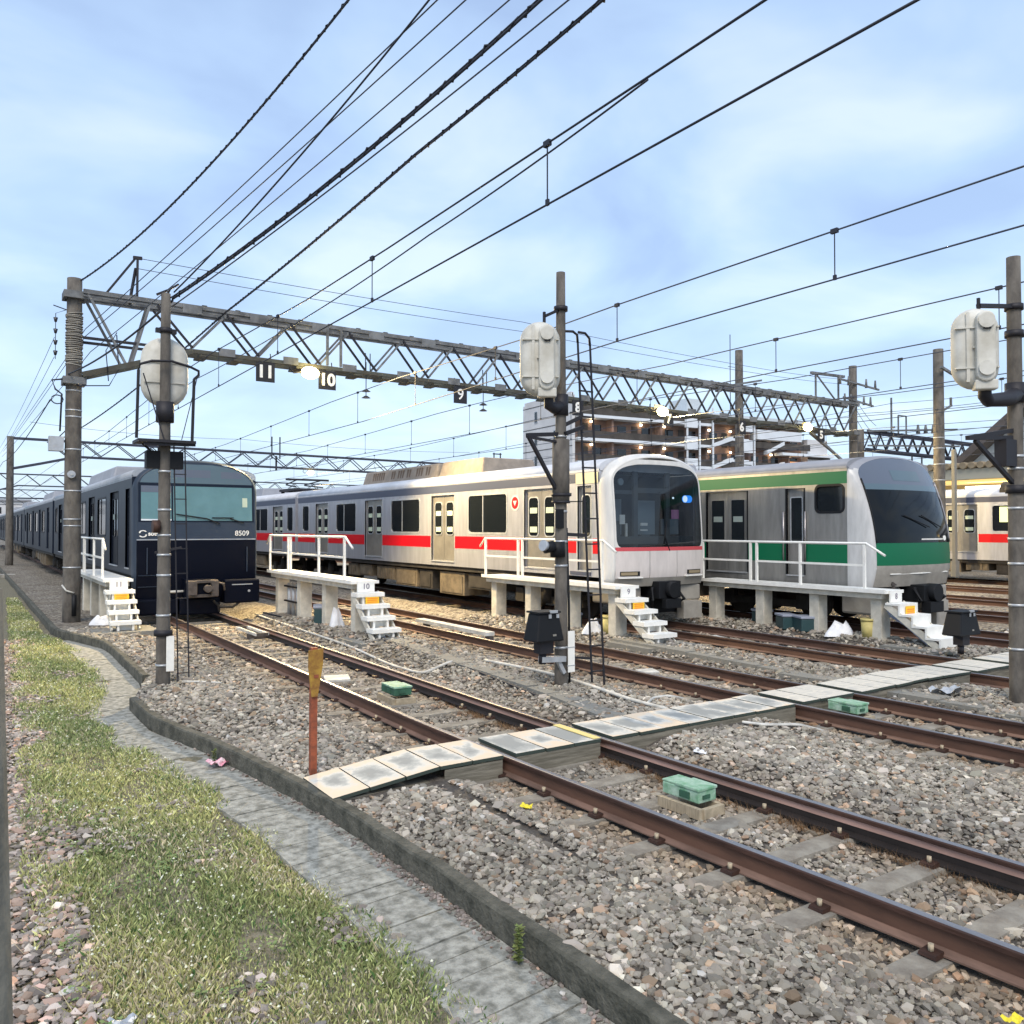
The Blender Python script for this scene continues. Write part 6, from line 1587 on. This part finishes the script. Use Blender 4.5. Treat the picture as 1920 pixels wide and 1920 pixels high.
def duct(label, pts, r=0.028, m='white_pipe'):
    b = MB(); P_ = []
    for (x0, y0), (x1, y1) in zip(pts, pts[1:]):
        for k in range(10):
            f = k / 10; P_.append((x0 + (x1 - x0) * f, y0 + (y1 - y0) * f))
    P_.append(pts[-1])
    for _ in range(3): P_ = [P_[0]] + [((P_[i - 1][0] + P_[i][0] + P_[i + 1][0]) / 3, (P_[i - 1][1] + P_[i][1] + P_[i + 1][1]) / 3) for i in range(1, len(P_) - 1)] + [P_[-1]]
    b.tube([(x, y, float(ground_z(x, y)) + r * 1.1 + 0.012) for x, y in P_], r, 8); tag(b.build('cable_duct', M[m]), label, 'duct', 'white cable ducts on the ballast')
duct('white cable duct beside the nearest track, starting near the navy train', [(6.05, 20.6), (5.95, 14.3), (5.76, 12.2), (5.80, 11.3), (6.3, 11.2)], 0.022)
duct('white cable duct curving past the foot of the middle mast', [(6.75, 11.0), (6.9, 9.7), (6.85, 8.5), (6.75, 7.6), (6.75, 7.0)], 0.024)
duct('short white duct branching towards the second track', [(6.75, 7.35), (7.1, 7.6), (7.6, 7.55)], 0.018)
duct('white duct lying on the ballast between the crossing and the foreground', [(7.0, 6.12), (7.1, 5.9), (7.35, 5.75), (7.75, 5.6)], 0.016)
duct('short white pipe at the foot of the left mast', [(2.55, 12.12), (3.05, 12.0)], 0.016)
# concrete cable trough with separate lids
def trough(label, pts, w=0.3, y_step=0.5):
    t = thing('cable_trough', label, 'cable trough', (0, 0, 0), group='concrete cable troughs')
    ys_ = np.arange(pts[-1][1], pts[0][1], y_step)
    for y in ys_:
        x = float(np.interp(y + y_step / 2, [p[1] for p in pts][::-1], [p[0] for p in pts][::-1])); x2 = float(np.interp(y + y_step, [p[1] for p in pts][::-1], [p[0] for p in pts][::-1])); x1 = float(np.interp(y, [p[1] for p in pts][::-1], [p[0] for p in pts][::-1]))
        b = MB(); z = float(ground_z(x, y)) + 0.03 + random.uniform(-0.006, 0.006)
        vs = [(x1 - w / 2, y + 0.006, z - 0.12), (x1 + w / 2, y + 0.006, z - 0.12), (x2 + w / 2, y + y_step - 0.006, z - 0.12), (x2 - w / 2, y + y_step - 0.006, z - 0.12)]
        vs += [(p[0], p[1], z) for p in vs]
        b.add(vs, [(0, 3, 2, 1), (4, 5, 6, 7), (0, 1, 5, 4), (1, 2, 6, 5), (2, 3, 7, 6), (3, 0, 4, 7)]); b.build('lid', M['trough'], t)
trough('grey concrete cable trough between the two nearest tracks', [(6.75, 14.6), (6.45, 11.5), (6.28, 8.6), (6.05, 6.98)])
trough('grey concrete cable trough right of the second track', [(9.95, 7.6), (10.05, 6.9)], 0.32)
trough('grey concrete cable trough running under the right mast', [(10.0, 6.15), (10.1, 4.2), (10.2, 2.6)], 0.34)
trough('grey cable trough along the steps of platform 9', [(10.3, 12.0), (10.2, 8.0)], 0.36)
tag(MB().tube([(6.2, 20.5, 0.12), (6.35, 17, 0.13), (6.5, 14, 0.13), (6.25, 10.5, 0.13), (6.08, 8.5, 0.08), (5.85, 7.2, 0.05)], 0.016, 6).build('ground_cable', M['wire']), 'thin black cable along the trough between the nearest tracks', 'cable')

def litter(x, y, z, m, label, s=0.09):
    b = MB(); b.grid(lambda u, v: ((u - 0.5) * s * 1.4, (v - 0.5) * s, 0.012 + 0.03 * s / 0.09 * (math.sin(u * 9) * math.cos(v * 7) + 1) * 0.6), 7, 6, False)
    o = b.build('litter', M[m], None, (x, y, z), fix=False); o.rotation_euler = (0.1, 0.1, random.uniform(0, 3)); tag(o, label, 'litter')
litter(2.04, 8.18, -0.06, 'pinklitter', 'pink and white crumpled wrapper on the path by the kerb', 0.13)
litter(3.66, 5.35, 0.02, 'yellowlitter', 'small yellow scrap on the ballast near the crossing', 0.085)
litter(3.86, 1.86, 0.03, 'yellowlitter', 'yellow scrap at the bottom right corner of the ballast', 0.06)
litter(5.85, 5.62, 0.05, 'bag', 'torn white plastic scrap beside the nearest track', 0.12)
litter(10.35, 5.75, 0.1, 'galv', 'flattened grey sheet beside the right mast', 0.26)
litter(0.62, 4.2, -0.1, 'galv', 'pale grey stone flake in the corner grass', 0.1)
# low stone block by the far kerb
b = MB(); b.box(-0.5, 0.5, -0.4, 0.4, 0.0, 0.16); tag(b.build('stone_block', M['concrete'], None, (1.55, 45, -0.1)), 'grey concrete block at the far end of the grass', 'block')

# ---------------------------------------------------------------- apartment building behind the trains
AX, AY, ARZ = 64.5, 83.25, R(-4.7)
ap = thing('apartment_building', 'tiled apartment block with white corridor ledges and lit lamps behind the trains', 'building', (AX, AY, 0), ARZ)
H = 18.9
b = MB(); b.box(0, 42, 1.6, 12, -0.3, H - 1.2); b.build('corridor_wall', M['wall_pink'], ap)
b = MB(); b.box(-0.4, 0, 0.0, 12.6, -0.3, H + 0.2); b.box(-0.4, 0, 0.3, 12.2, H + 0.2, H + 0.6); b.build('end_wall', M['wall_grey'], ap)
b = MB()
for k in range(7): b.box(-0.44, -0.401, 0.0, 12.6, k * 3.0 + 0.6, k * 3.0 + 0.68)
b.each('tile_course', M['railing_dark'], ap)
for k in range(6):
    for yy in (3.7, 8.6):
        w = MB().box(-0.46, -0.402, yy, yy + (0.8 if yy > 4 else 0.8), 3.0 * k + 1.4 + (0.3 if yy < 4 else 0), 3.0 * k + 3.0).build('window', M['galv'], ap)
        MB().box(-0.475, -0.461, yy + 0.1, yy + (0.7 if yy > 4 else 0.7), 3.0 * k + 1.5 + (0.3 if yy < 4 else 0), 3.0 * k + 2.9).build('pane', M['glass'], w)
b = MB(); b.box(-0.1, 42.1, 0.0, 12.2, H - 1.1, H - 0.65); b.box(7.5, 11, 2, 6, H - 0.65, H + 0.3); b.box(20, 22.5, 2, 6, H - 0.65, H + 1.5); b.build('roof', M['wall_pale'], ap)
b = MB(); b.box(0.0, 42.0, -0.02, 1.6, H - 1.5, H - 1.101); b.build('eave', M['railing_dark'], ap)
for k in range(1, 6):
    z = 1.4 + 3.0 * k
    b = MB(); e0 = 22.5
    b.box(0.3, e0, -0.25, 1.6, z - 0.05, z + 0.32)
    if k < 5: b.box(26.5, 29.5, -0.25, 1.6, z + 1.15, z + 1.5)
    b.each('corridor_ledge', M['slab_white'], ap)
    b = MB(); b.box(0.3, 42, -0.2, -0.12, z + 0.33, z + 1.25)
    b.build('railing', M['railing_dark'], ap)
    if k < 5:
        b = MB(); b.add([(e0, -0.35, z - 0.05), (e0 + 3.9, -0.35, z + 1.2), (e0 + 3.9, -0.35, z + 1.75), (e0, -0.35, z + 0.5), (e0, 0.4, z - 0.05), (e0 + 3.9, 0.4, z + 1.2), (e0 + 3.9, 0.4, z + 1.75), (e0, 0.4, z + 0.5)],
                        [(0, 1, 2, 3), (7, 6, 5, 4), (0, 4, 5, 1), (1, 5, 6, 2), (2, 6, 7, 3), (3, 7, 4, 0)]); b.build('stair_parapet', M['slab_white'], ap)
        b = MB(); b.add([(33, -0.35, z - 0.5), (36.5, -0.35, z + 1.0), (36.5, -0.35, z + 1.5), (33, -0.35, z), (33, 0.4, z - 0.5), (36.5, 0.4, z + 1.0), (36.5, 0.4, z + 1.5), (33, 0.4, z)],
                        [(0, 1, 2, 3), (7, 6, 5, 4), (0, 4, 5, 1), (1, 5, 6, 2), (2, 6, 7, 3), (3, 7, 4, 0)]); b.build('stair_parapet', M['slab_white'], ap)
    for x in range(2, 41, 4):
        d_ = MB().box(x, x + 1.0, 1.52, 1.599, z - 3.0 + 0.35, z - 0.6).build('door', M['door_brown'] if (x // 4) % 2 else M['railing_dark'], ap)
        MB().box(x + 1.7, x + 3.1, 1.54, 1.599, z - 1.7, z - 0.7).build('window', M['glass'], ap)
        if (x // 4) % 3 != 1:
            MB().cyl((x + 1.3, 1.2, z - 0.38), (0, 0, 1), 0.17, 0.22, 8).build('corridor_lamp', M['lamp_small'], ap)
    for x in range(6, 42, 8): MB().box(x - 0.15, x + 0.15, 0.2, 1.6, z - 3.0 + 0.33, z - 0.06).build('partition', M['wall_pink'], ap)
for x in (17.6, 27.8):
    for k in range(6): MB().box(x, x + 1.9, -0.8, -0.3, 3.0 * k + 0.9, 3.0 * k + 2.7).build('white_screen', M['slab_white'], ap)
    b = MB(); b.bar((x + 0.2, -0.6, -0.3), (x + 0.2, -0.6, H - 2), 0.2); b.bar((x + 2.4, -0.6, -0.3), (x + 2.4, -0.6, H - 1), 0.2); b.each('down_pipe', M['slab_white'], ap)
b = MB(); b.bar((22.4, -0.6, -0.3), (22.4, -0.6, H), 0.2); b.each('down_pipe', M['slab_white'], ap)
# right wing
b = MB(); b.box(42.2, 46.5, 0.5, 12, -0.3, 15.6); b.build('wing_wall', M['wall_grey'], ap)
b = MB(); b.box(31, 40, -0.4, 1.2, 15.0, 16.4); b.box(36, 47, -0.4, 1.2, 12.9, 13.3); b.each('wing_slab', M['slab_white'], ap)
for k in range(4):
    MB().box(44, 45.2, 0.44, 0.499, 1.5 + 3 * k, 3.1 + 3 * k).build('window', M['glass'], ap)
    MB().box(42.2, 46.8, 0.2, 0.49, 3.6 + 3 * k, 3.85 + 3 * k).build('string_course', M['railing_dark'], ap)
    if k in (2, 3): MB().box(38.4, 41.6, 1.45, 1.59, 3 * k + 1.2, 3 * k + 3.2).build('glow_wall', mat('landing_glow', (0.6, 0.35, 0.15), 0.7, emit=(1.0, 0.42, 0.13), estr=0.55), ap)  # landing walls glow orange to stand in for lamp light
# aerial mast on the roof
b = MB(); b.tube([(30, 4, H - 0.7), (30, 4, H + 12)], 0.06, 6); b.bar((29.6, 4, H + 7.2), (30.9, 4, H + 7.2), 0.06); b.build('aerial', M['dark_steel'], ap)

# ---------------------------------------------------------------- station at the far right
stn = thing('station_building', 'station with a dark gabled roof, pale gable wall and lit platform canopy', 'building', (43, 0, 0))
b = MB(); b.box(0.5, 9, 4, 22.9, 0, 5.4); b.build('hall_wall', M['beige'], stn)
b = MB(); pr_ = [(23.1, 5.45), (17.4, 10.0), (11.7, 5.45)]
b.add([(0.45, y, z) for y, z in pr_] + [(0.7, y, z) for y, z in pr_], [(0, 1, 2), (5, 4, 3), (0, 3, 4, 1), (1, 4, 5, 2), (2, 5, 3, 0)]); b.build('gable_wall', M['wall_pale'], stn)
b = MB()
for k in range(5): b.box(0.43, 0.449, 12.4 + k * 1.1, 22.2 - k * 1.0, 5.9 + k * 0.8, 5.95 + k * 0.8)
b.each('gable_board', M['galv'], stn)
for (ya, za), (yb_, zb_) in (((23.9, 5.05), (17.4, 10.35)), ((17.4, 10.35), (10.9, 5.05))):
    b = MB(); b.add([(-0.5, ya, za), (-0.5, yb_, zb_), (9, yb_, zb_), (9, ya, za), (-0.5, ya, za - 0.45), (-0.5, yb_, zb_ - 0.45), (9, yb_, zb_ - 0.45), (9, ya, za - 0.45)], [(0, 1, 2, 3), (7, 6, 5, 4), (0, 4, 5, 1), (1, 5, 6, 2), (2, 6, 7, 3), (3, 7, 4, 0)]); b.build('roof', M['roof_slate'], stn)
b = MB(); b.box(-1.6, 0.44, 2, 30, 5.0, 5.1); b.box(-1.7, -1.6, 2, 30, 4.6, 5.12); b.build('canopy_roof', M['beige'], stn)
te = MB(); te.cyl((-1.7, 0, 5.28), (1, 0, 0), 0.17, 0.5, 10); TILE = te.mesh('tile', M['tile_round'])
for k in range(34): inst('tile', TILE, stn, (0.1, 14 + k * 0.42, 0))
b = MB(); b.box(-1.5, 0.44, 2, 30, 4.45, 4.58); b.build('glow_soffit', M['lit_yellow'], stn)
b = MB(); b.box(0.35, 0.44, 2, 30, 1.2, 4.44); b.build('platform_wall', mat('platform_wall', (0.42, 0.36, 0.24), 0.8), stn)
for y in (3, 7, 11, 15, 19):
    MB().box(-1.2, -0.9, y, y + 3.2, 4.15, 4.27).build('tube_light', M['tube_light'], stn)
b = MB(); b.box(-2.5, 0.34, 0, 34, -0.3, 1.1); b.build('platform', M['concrete'], stn)
for y in (6, 12, 18, 24): MB().box(-1.4, -1.2, y, y + 0.2, 1.1, 4.44).build('canopy_post', M['steel'], stn)
b = MB(); b.bar((-1.3, 19.5, 4.44), (-1.3, 18.6, 3.2), 0.1); b.bar((-1.3, 19.5, 4.44), (-1.3, 20.4, 3.2), 0.1); b.build('canopy_brace', M['dark_steel'], stn)

# low far buildings and trees closing the yard
for k, (x, y, w, d_, h, m) in enumerate(((-6, 250, 40, 14, 9, 'wall_grey'), (30, 300, 60, 20, 7, 'wall_pale'), (-55, 230, 26, 16, 12, 'wall_pale'))):
    t = thing('far_building', ['low grey building closing the far end of the yard', 'long low pale building at the far end of the yard', 'pale block at the far left edge'][k], 'building', (x, y, 0))
    MB().box(-w / 2, w / 2, -d_ / 2, d_ / 2, -0.3, h).build('wall', M[m], t); MB().box(-w / 2 - 0.5, w / 2 + 0.5, -d_ / 2 - 0.5, d_ / 2 + 0.5, h, h + 0.4).build('roof', M['roof_dark'], t)
    for i in range(int(w / 5)): MB().box(-w / 2 + 2 + i * 5, -w / 2 + 4 + i * 5, -d_ / 2 - 0.05, -d_ / 2 - 0.01, h - 3.2, h - 1.6).build('window', M['glass'], t)
